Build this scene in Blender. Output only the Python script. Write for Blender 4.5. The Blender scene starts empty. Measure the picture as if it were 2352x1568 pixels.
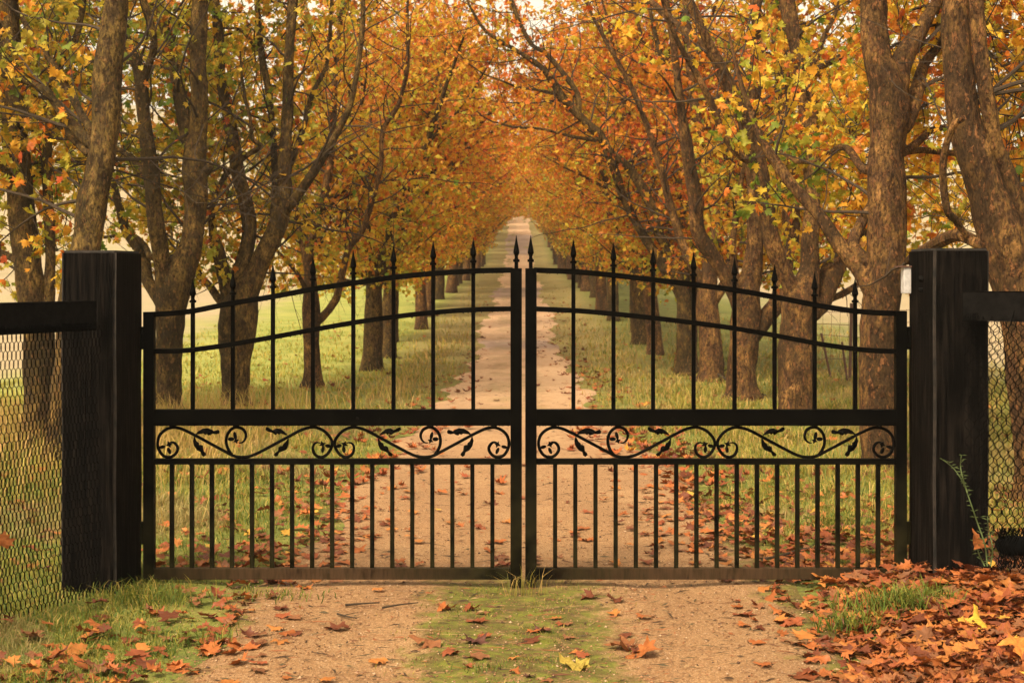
import bpy, bmesh, math, random
import numpy as np
from mathutils import Vector, Matrix, noise as mn

SEED = 7
HAZE = .0005
random.seed(SEED)
RNG = np.random.default_rng(SEED)
F, HZ, CX, EYE = 3400.0, 635.0, 1176.0, 1.675      # lens in pixels of a 2352 px wide frame, horizon row, eye height
GATE_Y = 8.19
COL = bpy.context.scene.collection
PI = math.pi

def at(px, py, Y):
    """world point seen at pixel (px, py), standing at distance Y"""
    return Vector(((px - CX) * Y / F, Y, EYE - (py - HZ) * Y / F))

# ------------------------------------------------------------------ ground shape
PROF = [(-40, 0), (0, 0), (20, 0), (28, -0.10), (34, -0.02), (41, .17), (50.5, .55), (64, 1.08), (80, 1.55), (104, 2.2),
        (120, 2.9), (136, 4.4), (150, 6.6), (165, 9.0), (180, 11.0), (220, 14.0), (400, 24), (900, 40), (3000, 60)]
PX = np.array([p[0] for p in PROF], float); PZ = np.array([p[1] for p in PROF], float) - .055

def sstep(a, b, x):
    t = np.clip((x - a) / (b - a), 0, 1)
    return t * t * (3 - 2 * t)

def road_c(y):
    return 0.02 + 0.0045 * np.asarray(y, float)

def ground_z(x, y, fine=True):
    x = np.asarray(x, float); y = np.asarray(y, float)
    z = np.interp(y, PX, PZ)
    ax = np.abs(x - road_c(y))
    z = z + 0.05 * sstep(1.3, 2.4, ax) * sstep(5.5, 9, y)
    z = z + 0.05 * sstep(1.35, 2.3, x) * (1 - sstep(7.8, 8.8, y)) * sstep(5.0, 6.5, y)
    z = z - 0.12 * sstep(3.5, 9, -x) * sstep(10, 20, y)
    z = z + 55 * sstep(60, 520, -x + 0.35 * y) * sstep(6, 60, -x)
    z = z + 40 * sstep(60, 620, x + 0.2 * y) * sstep(12, 80, x)
    if fine:
        z = z + 0.018 * np.sin(x * 2.1 + 0.7 * y) * np.cos(y * 1.3 - x) * sstep(1.0, 2.0, ax)
        z = z + 0.008 * np.sin(x * 6.0 + y * 2.2) + 0.006 * np.cos(y * 5.1 - x * 3)
    return z

def gz(x, y):
    return float(ground_z(x, y))

def edge_l(y):
    y = np.asarray(y, float)
    return road_c(y) - (np.interp(y, [0, 6.1, 8.2, 13.4, 18.7, 30, 80, 130, 400], [1.75, 1.62, 1.46, 1.34, 1.12, 1.05, 1.0, 1.2, 1.2])
                        + .10 * np.sin(y * 1.7) + .06 * np.sin(y * 4.1 + 1) + .13 * np.sin(y * .33) * np.clip(y / 30 - .5, 0, 1))

def edge_r(y):
    y = np.asarray(y, float)
    return road_c(y) + (np.interp(y, [0, 6.1, 8.2, 13.4, 18.7, 30, 80, 130, 400], [1.75, 1.62, 1.54, 1.38, 1.06, 1.0, 1.0, 1.2, 1.2])
                        + .10 * np.sin(y * 1.4 + 2) + .06 * np.sin(y * 3.7) + .13 * np.sin(y * .27 + 1) * np.clip(y / 30 - .5, 0, 1))

# ------------------------------------------------------------------ tagging helpers
def tag(o, label=None, cat=None, group=None, kind=None):
    if label: o['label'] = label
    if cat: o['category'] = cat
    if group: o['group'] = group
    if kind: o['kind'] = kind
    return o

def empty(name, loc, label, cat, group=None):
    o = bpy.data.objects.new(name, None); o.empty_display_size = .2
    COL.objects.link(o); o.location = loc
    bpy.context.view_layer.update()
    return tag(o, label, cat, group)

def link(name, me, parent=None, mat=None):
    o = bpy.data.objects.new(name, me)
    if mat is not None and not me.materials: me.materials.append(mat)
    COL.objects.link(o)
    if parent is not None:
        o.parent = parent
        o.matrix_parent_inverse = parent.matrix_world.inverted()
    return o

def copy_tree(o, parent=None):
    c = o.copy(); COL.objects.link(c)
    if parent is not None: c.parent = parent
    for ch in [k for k in bpy.data.objects if k.parent == o]:
        copy_tree(ch, c)
    return c

def np_mesh(name, verts, faces, tint=None, smooth=False):
    """verts (N,3), faces: (M,k) int array"""
    me = bpy.data.meshes.new(name)
    verts = np.asarray(verts, np.float32); faces = np.asarray(faces, np.int32)
    n, (m, k) = len(verts), faces.shape
    me.vertices.add(n); me.vertices.foreach_set('co', verts.ravel())
    me.loops.add(m * k); me.loops.foreach_set('vertex_index', faces.ravel())
    me.polygons.add(m)
    me.polygons.foreach_set('loop_start', np.arange(0, m * k, k, dtype=np.int32))
    me.polygons.foreach_set('loop_total', np.full(m, k, np.int32))
    if smooth: me.polygons.foreach_set('use_smooth', np.ones(m, bool))
    if tint is not None:
        a = me.attributes.new('tint', 'FLOAT_COLOR', 'POINT')
        t = np.ones((n, 4), np.float32); t[:, :3] = tint
        a.data.foreach_set('color', t.ravel())
    me.update(calc_edges=True)
    return me

class MB:
    """collects boxes, prisms, tubes; build() links one mesh object"""
    def __init__(self): self.v = []; self.f = []
    def add(self, vs, fs):
        n = len(self.v); self.v += [tuple(p) for p in vs]; self.f += [tuple(i + n for i in f) for f in fs]; return self
    def box(self, x0, x1, y0, y1, z0, z1, bev=0):
        bm = bmesh.new(); bmesh.ops.create_cube(bm, size=1)
        for v in bm.verts:
            v.co = Vector(((x0 + x1) / 2 + v.co.x * (x1 - x0), (y0 + y1) / 2 + v.co.y * (y1 - y0), (z0 + z1) / 2 + v.co.z * (z1 - z0)))
        if bev: bmesh.ops.bevel(bm, geom=bm.edges[:], offset=bev, segments=2, affect='EDGES', profile=.6)
        bm.verts.index_update()
        self.add([v.co for v in bm.verts], [[v.index for v in f.verts] for f in bm.faces]); bm.free(); return self
    def rings(self, rings, close=True):
        k = len(rings[0]); vs = [p for r in rings for p in r]; fs = []
        for i in range(len(rings) - 1):
            for j in range(k):
                fs.append((i * k + j, i * k + (j + 1) % k, (i + 1) * k + (j + 1) % k, (i + 1) * k + j))
        if close:
            fs.append(tuple(reversed(range(k)))); fs.append(tuple((len(rings) - 1) * k + j for j in range(k)))
        return self.add(vs, fs)
    def tube(self, pts, rad, sides=8, jit=0, seed=0):
        pts = [Vector(p) for p in pts]
        if not hasattr(rad, '__len__'): rad = [rad] * len(pts)
        t0 = (pts[1] - pts[0]).normalized()
        n = t0.cross(Vector((0, 1, 0.01)))
        if n.length < .1: n = t0.cross(Vector((1, 0, 0)))
        n.normalize(); rings = []
        for i, p in enumerate(pts):
            t = (pts[min(i + 1, len(pts) - 1)] - pts[max(i - 1, 0)])
            if t.length < 1e-9: t = t0.copy()
            t.normalize(); n = (n - t * n.dot(t))
            if n.length < 1e-6: n = t.orthogonal()
            n.normalize(); b = t.cross(n); ring = []
            for j in range(sides):
                a = 2 * PI * j / sides; r = rad[i]
                if jit:
                    d = n * math.cos(a) + b * math.sin(a)
                    q = p * 1.0 + d * r
                    r *= 1 + jit * (mn.noise(Vector((q.x * 4 + seed, q.y * 4, q.z * 2.2))) + .5 * mn.noise(Vector((q.x * 11, q.y * 11 + seed, q.z * 6))))
                ring.append(p + n * (math.cos(a) * r) + b * (math.sin(a) * r))
            rings.append(ring)
        return self.rings(rings)
    def prism(self, poly, y0, y1):
        k = len(poly)
        vs = [(x, y0, z) for x, z in poly] + [(x, y1, z) for x, z in poly]
        fs = [tuple(range(k)), tuple(reversed(range(k, 2 * k)))] + [(j, j + k, (j + 1) % k + k, (j + 1) % k) for j in range(k)]
        return self.add(vs, fs)
    def build(self, name, mat, parent=None, smooth=False):
        me = bpy.data.meshes.new(name); me.from_pydata(self.v, [], self.f); me.update()
        bm = bmesh.new(); bm.from_mesh(me); bmesh.ops.recalc_face_normals(bm, faces=bm.faces); bm.to_mesh(me); bm.free()
        if smooth:
            for p in me.polygons: p.use_smooth = True
            try: me.set_sharp_from_angle(angle=math.radians(40))
            except Exception: pass
        return link(name, me, parent, mat)

def catmull(pts, n=6):
    """pts: list of lists of floats -> smooth resampled list"""
    P = [np.array(p, float) for p in pts]
    P = [2 * P[0] - P[1]] + P + [2 * P[-1] - P[-2]]
    out = []
    for i in range(1, len(P) - 2):
        for k in range(n):
            t = k / n; a, b, c, d = P[i - 1], P[i], P[i + 1], P[i + 2]
            out.append(.5 * ((2 * b) + (c - a) * t + (2 * a - 5 * b + 4 * c - d) * t * t + (3 * b - a - 3 * c + d) * t ** 3))
    out.append(P[-2]); return out

# ------------------------------------------------------------------ materials
class NT:
    def __init__(self, name):
        self.m = bpy.data.materials.new(name); self.m.use_nodes = True
        self.t = self.m.node_tree; self.t.nodes.clear()
        self.out = self.n('ShaderNodeOutputMaterial')
    def n(self, typ, **kw):
        nd = self.t.nodes.new(typ)
        for k, v in kw.items():
            if k.startswith('i_'):
                nd.inputs[k[2:].replace('_', ' ')].default_value = v
            else: setattr(nd, k, v)
        return nd
    def l(self, a, b): self.t.links.new(a, b)
    def pos(self): return self.n('ShaderNodeNewGeometry').outputs['Position']
    def noise(self, scale, detail=4, rough=.55, vec=None, sc=None):
        nd = self.n('ShaderNodeTexNoise'); nd.inputs['Scale'].default_value = scale
        nd.inputs['Detail'].default_value = detail; nd.inputs['Roughness'].default_value = rough
        v = vec if vec is not None else self.pos()
        if sc:
            mp = self.n('ShaderNodeMapping'); mp.inputs['Scale'].default_value = sc; self.l(v, mp.inputs['Vector']); v = mp.outputs[0]
        self.l(v, nd.inputs['Vector']); return nd.outputs['Fac']
    def ramp(self, fac, stops, interp='LINEAR'):
        r = self.n('ShaderNodeValToRGB'); cr = r.color_ramp; cr.interpolation = interp
        while len(cr.elements) < len(stops): cr.elements.new(.5)
        for e, (p, c) in zip(cr.elements, stops):
            e.position = p; e.color = (c, c, c, 1) if not hasattr(c, '__len__') else (*c, 1)
        self.l(fac, r.inputs[0]); return r.outputs[0]
    def mix(self, f, a, b, mode='MIX'):
        m = self.n('ShaderNodeMix', data_type='RGBA', blend_type=mode)
        for k, v in ((0, f), (6, a), (7, b)):
            s = m.inputs[k]
            if hasattr(v, 'links'): self.l(v, s)
            elif hasattr(v, '__len__'): s.default_value = (*v, 1)
            else: s.default_value = v if k == 0 else (v, v, v, 1)
        return m.outputs[2]
    def math(self, op, a, b=0, c=None, clamp=False):
        m = self.n('ShaderNodeMath', operation=op, use_clamp=clamp)
        for s, v in zip(m.inputs, (a, b, c)):
            if v is None: continue
            if hasattr(v, 'links'): self.l(v, s)
            else: s.default_value = v
        return m.outputs[0]
    def bsdf(self, col, rough=.6, bump=None, bs=.4, bd=.01, spec=.5, metal=0):
        b = self.n('ShaderNodeBsdfPrincipled')
        for nm, v in (('Base Color', col), ('Roughness', rough)):
            if hasattr(v, 'links'): self.l(v, b.inputs[nm])
            elif hasattr(v, '__len__'): b.inputs[nm].default_value = (*v, 1)
            else: b.inputs[nm].default_value = v
        b.inputs['Specular IOR Level'].default_value = spec; b.inputs['Metallic'].default_value = metal
        if bump is not None:
            bp = self.n('ShaderNodeBump'); bp.inputs['Strength'].default_value = bs; bp.inputs['Distance'].default_value = bd
            self.l(bump, bp.inputs['Height']); self.l(bp.outputs[0], b.inputs['Normal'])
        return b
    def done(self, shader):
        self.l(shader.outputs[0] if hasattr(shader, 'outputs') else shader, self.out.inputs[0]); return self.m

def mat_bark(name, warm, dark):
    t = NT(name)
    oc = t.n('ShaderNodeTexCoord').outputs['Object']
    big = t.noise(2.6, 4, .6, oc, (1, 1, .5)); patch = t.noise(9, 6, .7, oc, (1, 1, .5)); fine = t.noise(48, 5, .75, oc, (1, 1, .45))
    p2 = t.noise(26, 4, .6, oc, (1, 1, .5))
    c = t.ramp(patch, [(.32, [k * .30 for k in warm]), (.46, [k * .75 for k in warm]), (.54, (warm[0] * 1.15, warm[1] * 1.22, warm[2] * .8)), (.64, (warm[0] * 2.3, warm[1] * 2.3, warm[2] * 1.8))])
    c = t.mix(t.ramp(big, [(.44, 0), (.60, .85)]), c, dark)
    c = t.mix(t.ramp(p2, [(.57, 0), (.60, .7)]), c, (warm[0] * 1.7, warm[1] * 1.45, warm[2] * 1.3))
    c = t.mix(t.ramp(t.noise(17, 4, .6, oc, (1, 1, .5)), [(.585, 0), (.61, .8)]), c, (warm[0] * .28, warm[1] * .25, warm[2] * .25))
    c = t.mix(t.ramp(fine, [(.40, .8), (.55, 0)]), c, (.014, .009, .006))
    h = t.math('ADD', t.ramp(p2, [(.57, 0), (.62, .6)]), t.math('ADD', t.math('MULTIPLY', patch, 1.2), t.math('MULTIPLY', fine, .9)))
    return t.done(t.bsdf(c, .8, h, 1.0, .03, .10))

def mat_leaf(name, trans=.5, rough=.5, objrand=False):
    t = NT(name)
    at_ = t.n('ShaderNodeAttribute', attribute_name='tint').outputs['Color']
    n = t.noise(28, 3, .6)
    c = t.mix(t.ramp(n, [(.35, .35), (.65, 0)]), at_, t.mix(1, at_, (.55, .42, .35), 'MULTIPLY'))
    rnd = t.n('ShaderNodeObjectInfo').outputs['Random']
    c = t.mix(1, c, t.ramp(rnd, [(0, (1.0, .88, .85)), (.35, (1, 1, 1)), (.7, (.92, 1.12, 1.0)), (1, (1.08, 1.0, .9))]), 'MULTIPLY')
    b = t.bsdf(c, rough, None, spec=.22)
    tr = t.n('ShaderNodeBsdfTranslucent'); t.l(t.mix(1, c, (1.0, .92, .6), 'MULTIPLY'), tr.inputs['Color'])
    m = t.n('ShaderNodeMixShader'); m.inputs[0].default_value = trans
    t.l(b.outputs[0], m.inputs[1]); t.l(tr.outputs[0], m.inputs[2])
    return t.done(m)

def mat_fallen(name, cols, trans=.12):
    """dry curled leaf, hue picked per object"""
    t = NT(name)
    rnd = t.n('ShaderNodeObjectInfo').outputs['Random']
    c = t.ramp(rnd, [((i + .5) / len(cols), k) for i, k in enumerate(cols)])
    n = t.noise(45, 4, .65); n2 = t.noise(180, 3, .6)
    c = t.mix(t.ramp(n, [(.38, .6), (.62, 0)]), c, t.mix(1, c, (.5, .38, .35), 'MULTIPLY'))
    c = t.mix(t.ramp(n2, [(.62, 0), (.75, .5)]), c, (.09, .04, .025))
    b = t.bsdf(c, .62, n, .5, .008, spec=.18)
    tr = t.n('ShaderNodeBsdfTranslucent'); t.l(c, tr.inputs['Color'])
    m = t.n('ShaderNodeMixShader'); m.inputs[0].default_value = trans
    t.l(b.outputs[0], m.inputs[1]); t.l(tr.outputs[0], m.inputs[2])
    return t.done(m)

def mat_timber():
    t = NT('black_timber')
    oc = t.pos()
    g = t.noise(9, 5, .6, oc, (6, 6, .35)); g2 = t.noise(40, 4, .65, oc, (5, 5, .3)); bl = t.noise(5, 4, .6, oc)
    crack = t.ramp(t.noise(5, 3, .5, oc, (9, 9, .28)), [(.33, 0), (.37, 1)])
    c = t.ramp(g, [(.3, (.0012, .001, .0009)), (.5, (.004, .0032, .0028)), (.72, (.016, .012, .010))])
    c = t.mix(t.ramp(bl, [(.5, 0), (.75, .5)]), c, (.016, .012, .010))
    c = t.mix(t.ramp(g2, [(.62, 0), (.78, .35)]), c, (.03, .023, .019))
    c = t.mix(t.math('SUBTRACT', 1, crack), c, (.002, .002, .002))
    h = t.math('ADD', t.math('ADD', g, t.math('MULTIPLY', g2, .5)), crack)
    return t.done(t.bsdf(c, .7, h, .9, .010, .02))

def mat_iron(name='black_iron', dirt=False):
    t = NT(name)
    oc = t.pos(); n = t.noise(60, 4, .6, oc); n2 = t.noise(7, 4, .6, oc)
    c = t.ramp(n2, [(.35, (.0012, .0010, .0009)), (.7, (.003, .0026, .002))])
    # algae film and splashed earth low on the gate
    z = t.n('ShaderNodeSeparateXYZ'); t.l(oc, z.inputs[0])
    low = t.n('ShaderNodeMapRange'); t.l(z.outputs[2], low.inputs[0])
    low.inputs[1].default_value = .75; low.inputs[2].default_value = .06
    c = t.mix(t.math('MULTIPLY', t.math('MULTIPLY', low.outputs[0], .85), t.ramp(n2, [(.35, .1), (.6, 1)])), c, (.020, .017, .007))
    if dirt:
        st = t.noise(14, 4, .6, oc, (4, 1, .6)); ax = t.math('ABSOLUTE', t.math('SUBTRACT', t.math('ABSOLUTE', z.outputs[0]), 1.15))
        mid = t.n('ShaderNodeMapRange'); t.l(ax, mid.inputs[0]); mid.inputs[1].default_value = 1.0; mid.inputs[2].default_value = .3
        c = t.mix(t.math('MULTIPLY', mid.outputs[0], t.ramp(st, [(.3, .3), (.6, 1)])), c, (.055, .032, .018))
    return t.done(t.bsdf(c, t.ramp(n, [(.3, .38), (.7, .6)]), n, .15, .002, .015))

def mat_plain(name, col, rough=.6, metal=0, nz=.15, sc=40):
    t = NT(name); n = t.noise(sc, 4, .6); sp_ = .02 if max(col) < .01 else .4
    c = t.mix(t.ramp(n, [(.35, 1), (.65, 0)]), col, [k * (1 - nz * 2) for k in col])
    return t.done(t.bsdf(c, rough, n, .2, .003, sp_, metal))

def mat_ground():
    t = NT('grassy_ground'); p = t.pos()
    a = t.noise(.35, 5, .6, p); b = t.noise(3.0, 5, .65, p); c_ = t.noise(45, 4, .65, p)
    s = t.n('ShaderNodeSeparateXYZ'); t.l(p, s.inputs[0])
    c = t.ramp(b, [(.25, (.10, .085, .03)), (.45, (.13, .15, .03)), (.6, (.20, .19, .045)), (.78, (.26, .18, .075))])
    green = t.ramp(t.noise(1.1, 4, .6, p), [(.35, (.20, .24, .045)), (.65, (.34, .33, .085))])
    # mown lawn on the left of the avenue
    lx = t.n('ShaderNodeMapRange', interpolation_type='SMOOTHSTEP'); t.l(t.math('MULTIPLY_ADD', a, 1.6, s.outputs[0]), lx.inputs[0])
    lx.inputs[1].default_value = -1.2; lx.inputs[2].default_value = -2.6
    ly = t.n('ShaderNodeMapRange', interpolation_type='SMOOTHSTEP'); t.l(s.outputs[1], ly.inputs[0]); ly.inputs[1].default_value = 16; ly.inputs[2].default_value = 20
    c = t.mix(t.math('MULTIPLY', lx.outputs[0], ly.outputs[0]), c, green)
    vg = t.n('ShaderNodeMapRange', interpolation_type='SMOOTHSTEP'); t.l(t.math('MULTIPLY_ADD', b, .9, t.math('ABSOLUTE', t.math('MULTIPLY_ADD', s.outputs[1], -.0045, s.outputs[0]))), vg.inputs[0])
    vg.inputs[1].default_value = 3.6; vg.inputs[2].default_value = 2.4
    vy = t.n('ShaderNodeMapRange', interpolation_type='SMOOTHSTEP'); t.l(s.outputs[1], vy.inputs[0]); vy.inputs[1].default_value = 14; vy.inputs[2].default_value = 40
    c = t.mix(t.math('MULTIPLY', vg.outputs[0], vy.outputs[0]), c, t.ramp(b, [(.3, (.22, .19, .06)), (.7, (.34, .26, .11))]))
    # far paddocks of dry straw-coloured grass
    straw = t.ramp(t.noise(.05, 5, .6, p), [(.3, (.30, .24, .13)), (.5, (.38, .29, .18)), (.7, (.27, .27, .12))])
    d = t.n('ShaderNodeMapRange', interpolation_type='SMOOTHSTEP'); t.l(t.math('MULTIPLY_ADD', a, 6, t.math('ABSOLUTE', s.outputs[0])), d.inputs[0])
    d.inputs[1].default_value = 10.5; d.inputs[2].default_value = 14
    c = t.mix(d.outputs[0], c, straw)
    c = t.mix(t.ramp(c_, [(.3, .5), (.55, 0)]), c, (.03, .025, .012))
    return t.done(t.bsdf(c, .9, t.math('ADD', t.math('MULTIPLY', c_, .5), b), .6, .03, .15))

def mat_drive():
    t = NT('gravel_drive'); p = t.pos()
    s = t.n('ShaderNodeSeparateXYZ'); t.l(p, s.inputs[0])
    a = t.noise(1.0, 5, .6, p); b = t.noise(7, 5, .65, p); g = t.noise(120, 4, .7, p); g2 = t.noise(320, 2, .6, p)
    v = t.n('ShaderNodeTexVoronoi'); v.inputs['Scale'].default_value = 110; t.l(p, v.inputs['Vector'])
    c = t.ramp(a, [(.3, (.20, .105, .044)), (.5, (.285, .155, .066)), (.7, (.36, .215, .098))])
    c = t.mix(t.ramp(b, [(.4, .35), (.65, 0)]), c, (.22, .105, .045))
    v2 = t.n('ShaderNodeTexVoronoi'); v2.inputs['Scale'].default_value = 55; t.l(p, v2.inputs['Vector'])
    c = t.mix(.40, c, t.mix(.3, t.ramp(v.outputs['Color'], [(.1, (.12, .06, .03)), (.45, (.34, .19, .09)), (.9, (.66, .46, .28))]), c))
    c = t.mix(t.ramp(v2.outputs['Color'], [(.6, 0), (.95, .35)]), c, (.16, .08, .04))
    c = t.mix(t.ramp(g, [(.38, .75), (.5, 0)]), c, (.10, .052, .028))
    c = t.mix(t.ramp(g2, [(.66, 0), (.76, .45)]), c, (.70, .52, .34))
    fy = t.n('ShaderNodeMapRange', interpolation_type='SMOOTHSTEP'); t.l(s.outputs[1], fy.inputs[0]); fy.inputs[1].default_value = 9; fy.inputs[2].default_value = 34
    c = t.mix(t.math('MULTIPLY', fy.outputs[0], .85), c, t.ramp(b, [(.35, (.56, .37, .22)), (.65, (.72, .50, .33))]))  # paler with distance: the far road's brighter light put into the colour
    for (ya, yb) in ((60, 69), (128, 146), (36, 39)):  # dark bands: crest shadows and damp of the road put into the colour
        b1 = t.n('ShaderNodeMapRange', interpolation_type='SMOOTHSTEP'); t.l(t.math('MULTIPLY_ADD', b, 4, s.outputs[1]), b1.inputs[0]); b1.inputs[1].default_value = ya; b1.inputs[2].default_value = ya + 2
        b2 = t.n('ShaderNodeMapRange', interpolation_type='SMOOTHSTEP'); t.l(t.math('MULTIPLY_ADD', b, 4, s.outputs[1]), b2.inputs[0]); b2.inputs[1].default_value = yb + 2; b2.inputs[2].default_value = yb
        c = t.mix(t.math('MULTIPLY', t.math('MULTIPLY', b1.outputs[0], b2.outputs[0]), .75), c, (.20, .15, .14))
    # random darker stretches of the drive
    w = t.noise(.16, 3, .5, p, (.35, 1, 1))
    c = t.mix(t.ramp(w, [(.58, 0), (.66, .3)]), c, t.mix(1, c, (.60, .52, .46), 'MULTIPLY'))
    # moss down the middle, in front of the gate, thinning beyond it
    ax = t.math('ABSOLUTE', t.math('SUBTRACT', s.outputs[0], .03))
    edge = t.math('ADD', ax, t.math('MULTIPLY', t.math('SUBTRACT', b, .5), .55))
    mx = t.n('ShaderNodeMapRange', interpolation_type='SMOOTHSTEP'); t.l(edge, mx.inputs[0]); mx.inputs[1].default_value = .56; mx.inputs[2].default_value = .36
    my = t.n('ShaderNodeMapRange', interpolation_type='SMOOTHSTEP'); t.l(t.math('MULTIPLY_ADD', a, .6, s.outputs[1]), my.inputs[0]); my.inputs[1].default_value = 8.9; my.inputs[2].default_value = 8.3
    far = t.n('ShaderNodeMapRange', interpolation_type='SMOOTHSTEP'); t.l(s.outputs[1], far.inputs[0]); far.inputs[1].default_value = 14; far.inputs[2].default_value = 22
    far.inputs[4].default_value = .38
    m = t.math('MULTIPLY', mx.outputs[0], t.math('MAXIMUM', my.outputs[0], t.math('MULTIPLY', far.outputs[0], t.ramp(t.noise(.9, 4, .6, p), [(.45, 0), (.6, 1)]))))
    m = t.math('MULTIPLY', m, t.ramp(t.noise(11, 6, .75, p), [(.34, .15), (.48, 1)]))
    moss = t.ramp(t.noise(9, 5, .65, p), [(.34, (.10, .062, .022)), (.49, (.11, .098, .020)), (.60, (.145, .148, .022)), (.75, (.20, .20, .028))])
    moss = t.mix(t.ramp(g, [(.36, .5), (.5, 0)]), moss, (.05, .04, .015))
    # moss and soil creeping in from both edges near the camera
    ed = t.n('ShaderNodeMapRange', interpolation_type='SMOOTHSTEP'); t.l(t.math('ADD', t.math('ABSOLUTE', s.outputs[0]), t.math('MULTIPLY', t.math('SUBTRACT', b, .5), .9)), ed.inputs[0])
    ed.inputs[1].default_value = 1.28; ed.inputs[2].default_value = 1.5
    ny = t.n('ShaderNodeMapRange'); t.l(s.outputs[1], ny.inputs[0]); ny.inputs[1].default_value = 14; ny.inputs[2].default_value = 10
    c = t.mix(t.math('MULTIPLY', t.math('MULTIPLY', ed.outputs[0], ny.outputs[0]), .8), c, moss)
    c = t.mix(m, c, moss)
    h = t.math('ADD', t.math('ADD', t.math('MULTIPLY', g, .5), t.math('MULTIPLY', v.outputs['Distance'], .4)), t.math('MULTIPLY', b, 1.2))
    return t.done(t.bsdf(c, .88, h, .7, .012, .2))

def mat_blade(name):
    t = NT(name)
    c = t.n('ShaderNodeAttribute', attribute_name='tint').outputs['Color']
    b = t.bsdf(c, .6, None, spec=.25)
    tr = t.n('ShaderNodeBsdfTranslucent'); t.l(c, tr.inputs['Color'])
    m = t.n('ShaderNodeMixShader'); m.inputs[0].default_value = .3
    t.l(b.outputs[0], m.inputs[1]); t.l(tr.outputs[0], m.inputs[2]); return t.done(m)

M = {}
M['bark'] = mat_bark('plane_bark', (.135, .080, .033), (.038, .027, .010))
M['bark_red'] = mat_bark('reddish_bark', (.175, .088, .040), (.050, .029, .013))
M['twig'] = mat_plain('twig_bark', (.045, .027, .014), .9)
M['leaf'] = mat_leaf('autumn_leaf')
M['litter'] = mat_leaf('leaf_litter', .1, .5)
M['rust'] = mat_fallen('rust_fallen_leaf', [(.13, .038, .018), (.32, .095, .026), (.20, .058, .024), (.40, .15, .035), (.24, .095, .038), (.35, .11, .026), (.27, .11, .042), (.15, .07, .035)])
M['yellow'] = mat_fallen('yellow_fallen_leaf', [(.62, .40, .05), (.66, .46, .06)], .2)
M['olive'] = mat_fallen('olive_yellow_leaf', [(.42, .32, .06), (.46, .34, .07)], .2)
M['amber'] = mat_fallen('amber_fallen_leaf', [(.66, .27, .05), (.66, .24, .05)], .2)
M['brownleaf'] = mat_fallen('dark_wet_leaf', [(.10, .04, .03), (.14, .05, .035)], .05)
M['timber'] = mat_timber()  # black stained, split and scuffed
M['worn_lit'] = mat_plain('worn_lit_timber_edge', (.030, .021, .016), .8, 0, .45, 14)  # weathered post corners, with the edge highlight put into their colour
M['rail'] = mat_plain('grey_black_rail', (.0085, .0075, .007), .85, 0, .3, 25)
M['iron'] = mat_iron()
M['iron_low'] = mat_iron('muddy_iron', True)
M['wire'] = mat_plain('dark_wire', (.003, .0028, .0025), .8, 0)
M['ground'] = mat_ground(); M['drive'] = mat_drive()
M['blade'] = mat_blade('grass_blades')
M['stone'] = mat_plain('pebble', (.50, .34, .21), .8, 0, .35, 9)
M['white'] = mat_plain('grey_white_plastic', (.50, .47, .46), .5)
M['rusty'] = mat_plain('rusty_steel', (.10, .045, .03), .8)
M['greypost'] = mat_plain('weathered_post', (.22, .16, .12), .8)
M['stem'] = mat_plain('weed_stem', (.075, .105, .03), .8)
M['rubber'] = mat_plain('black_netting', (.004, .004, .004), 1.0)

# ------------------------------------------------------------------ leaf templates
HALF = [(0, 0), (.10, -.06), (.34, -.14), (.30, .04), (.60, .06), (.43, .20), (.66, .46), (.36, .42), (.27, .50), (.34, .68), (.16, .66), (0, 1.0)]
def leaf_full():
    o = HALF + [(-x, y) for x, y in reversed(HALF[1:-1])]
    vs = [(0, .32, .05)] + [(x, y, -.16 * abs(x) - .12 * max(0, y - .5) ) for x, y in o]
    k = len(o); return np.array(vs), np.array([(0, i + 1, (i + 1) % k + 1) for i in range(k)])
H2 = [(0, 0), (.34, -.08), (.30, .12), (.64, .40), (.32, .45), (0, 1.0)]
def leaf_mid():
    o = H2 + [(-x, y) for x, y in reversed(H2[1:-1])]
    vs = [(0, .32, .05)] + [(x, y, -.16 * abs(x)) for x, y in o]
    k = len(o); return np.array(vs), np.array([(0, i + 1, (i + 1) % k + 1) for i in range(k)])
def leaf_low():
    vs = [(0, 0, 0), (.5, .3, -.1), (0, 1, 0), (-.5, .3, -.1), (.28, .62, -.05), (-.28, .62, -.05)]
    return np.array(vs), np.array([(0, 1, 3), (1, 2, 3)])
T_FULL, T_MID, T_LOW = leaf_full(), leaf_mid(), leaf_low()

def unit(a): return a / np.maximum(np.linalg.norm(a, axis=1, keepdims=True), 1e-9)

def leaf_mesh(name, pos, size, tint, tmpl, rng, droop=.5, flat=0.0):
    V, Fc = tmpl; N = len(pos)
    tip = rng.normal(size=(N, 3)); tip[:, 2] -= droop * 1.6; 
    if flat: tip[:, 2] *= (1 - flat)
    tip = unit(tip)
    nn = rng.normal(size=(N, 3)); nn[:, 2] += .9 + flat * 5
    nn = nn - tip * np.sum(nn * tip, axis=1, keepdims=True); nn = unit(nn)
    side = np.cross(tip, nn) * rng.uniform(.60, 1.05, (N, 1))
    curl = rng.uniform(-.8, 3.6, N)
    v = (V[None, :, 0:1] * side[:, None, :] + V[None, :, 1:2] * tip[:, None, :] + V[None, :, 2:3] * curl[:, None, None] * nn[:, None, :]) * size[:, None, None] + pos[:, None, :]
    v = v + rng.normal(size=v.shape) * (size * .055)[:, None, None]
    f = Fc[None] + (np.arange(N) * len(V))[:, None, None]
    tt = np.repeat(tint[:, None, :], len(V), axis=1)
    var = rng.uniform(.86, 1.1, (N, len(V), 1)); tt = tt * var
    return np_mesh(name, v.reshape(-1, 3), f.reshape(-1, 3), tt.reshape(-1, 3))

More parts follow.
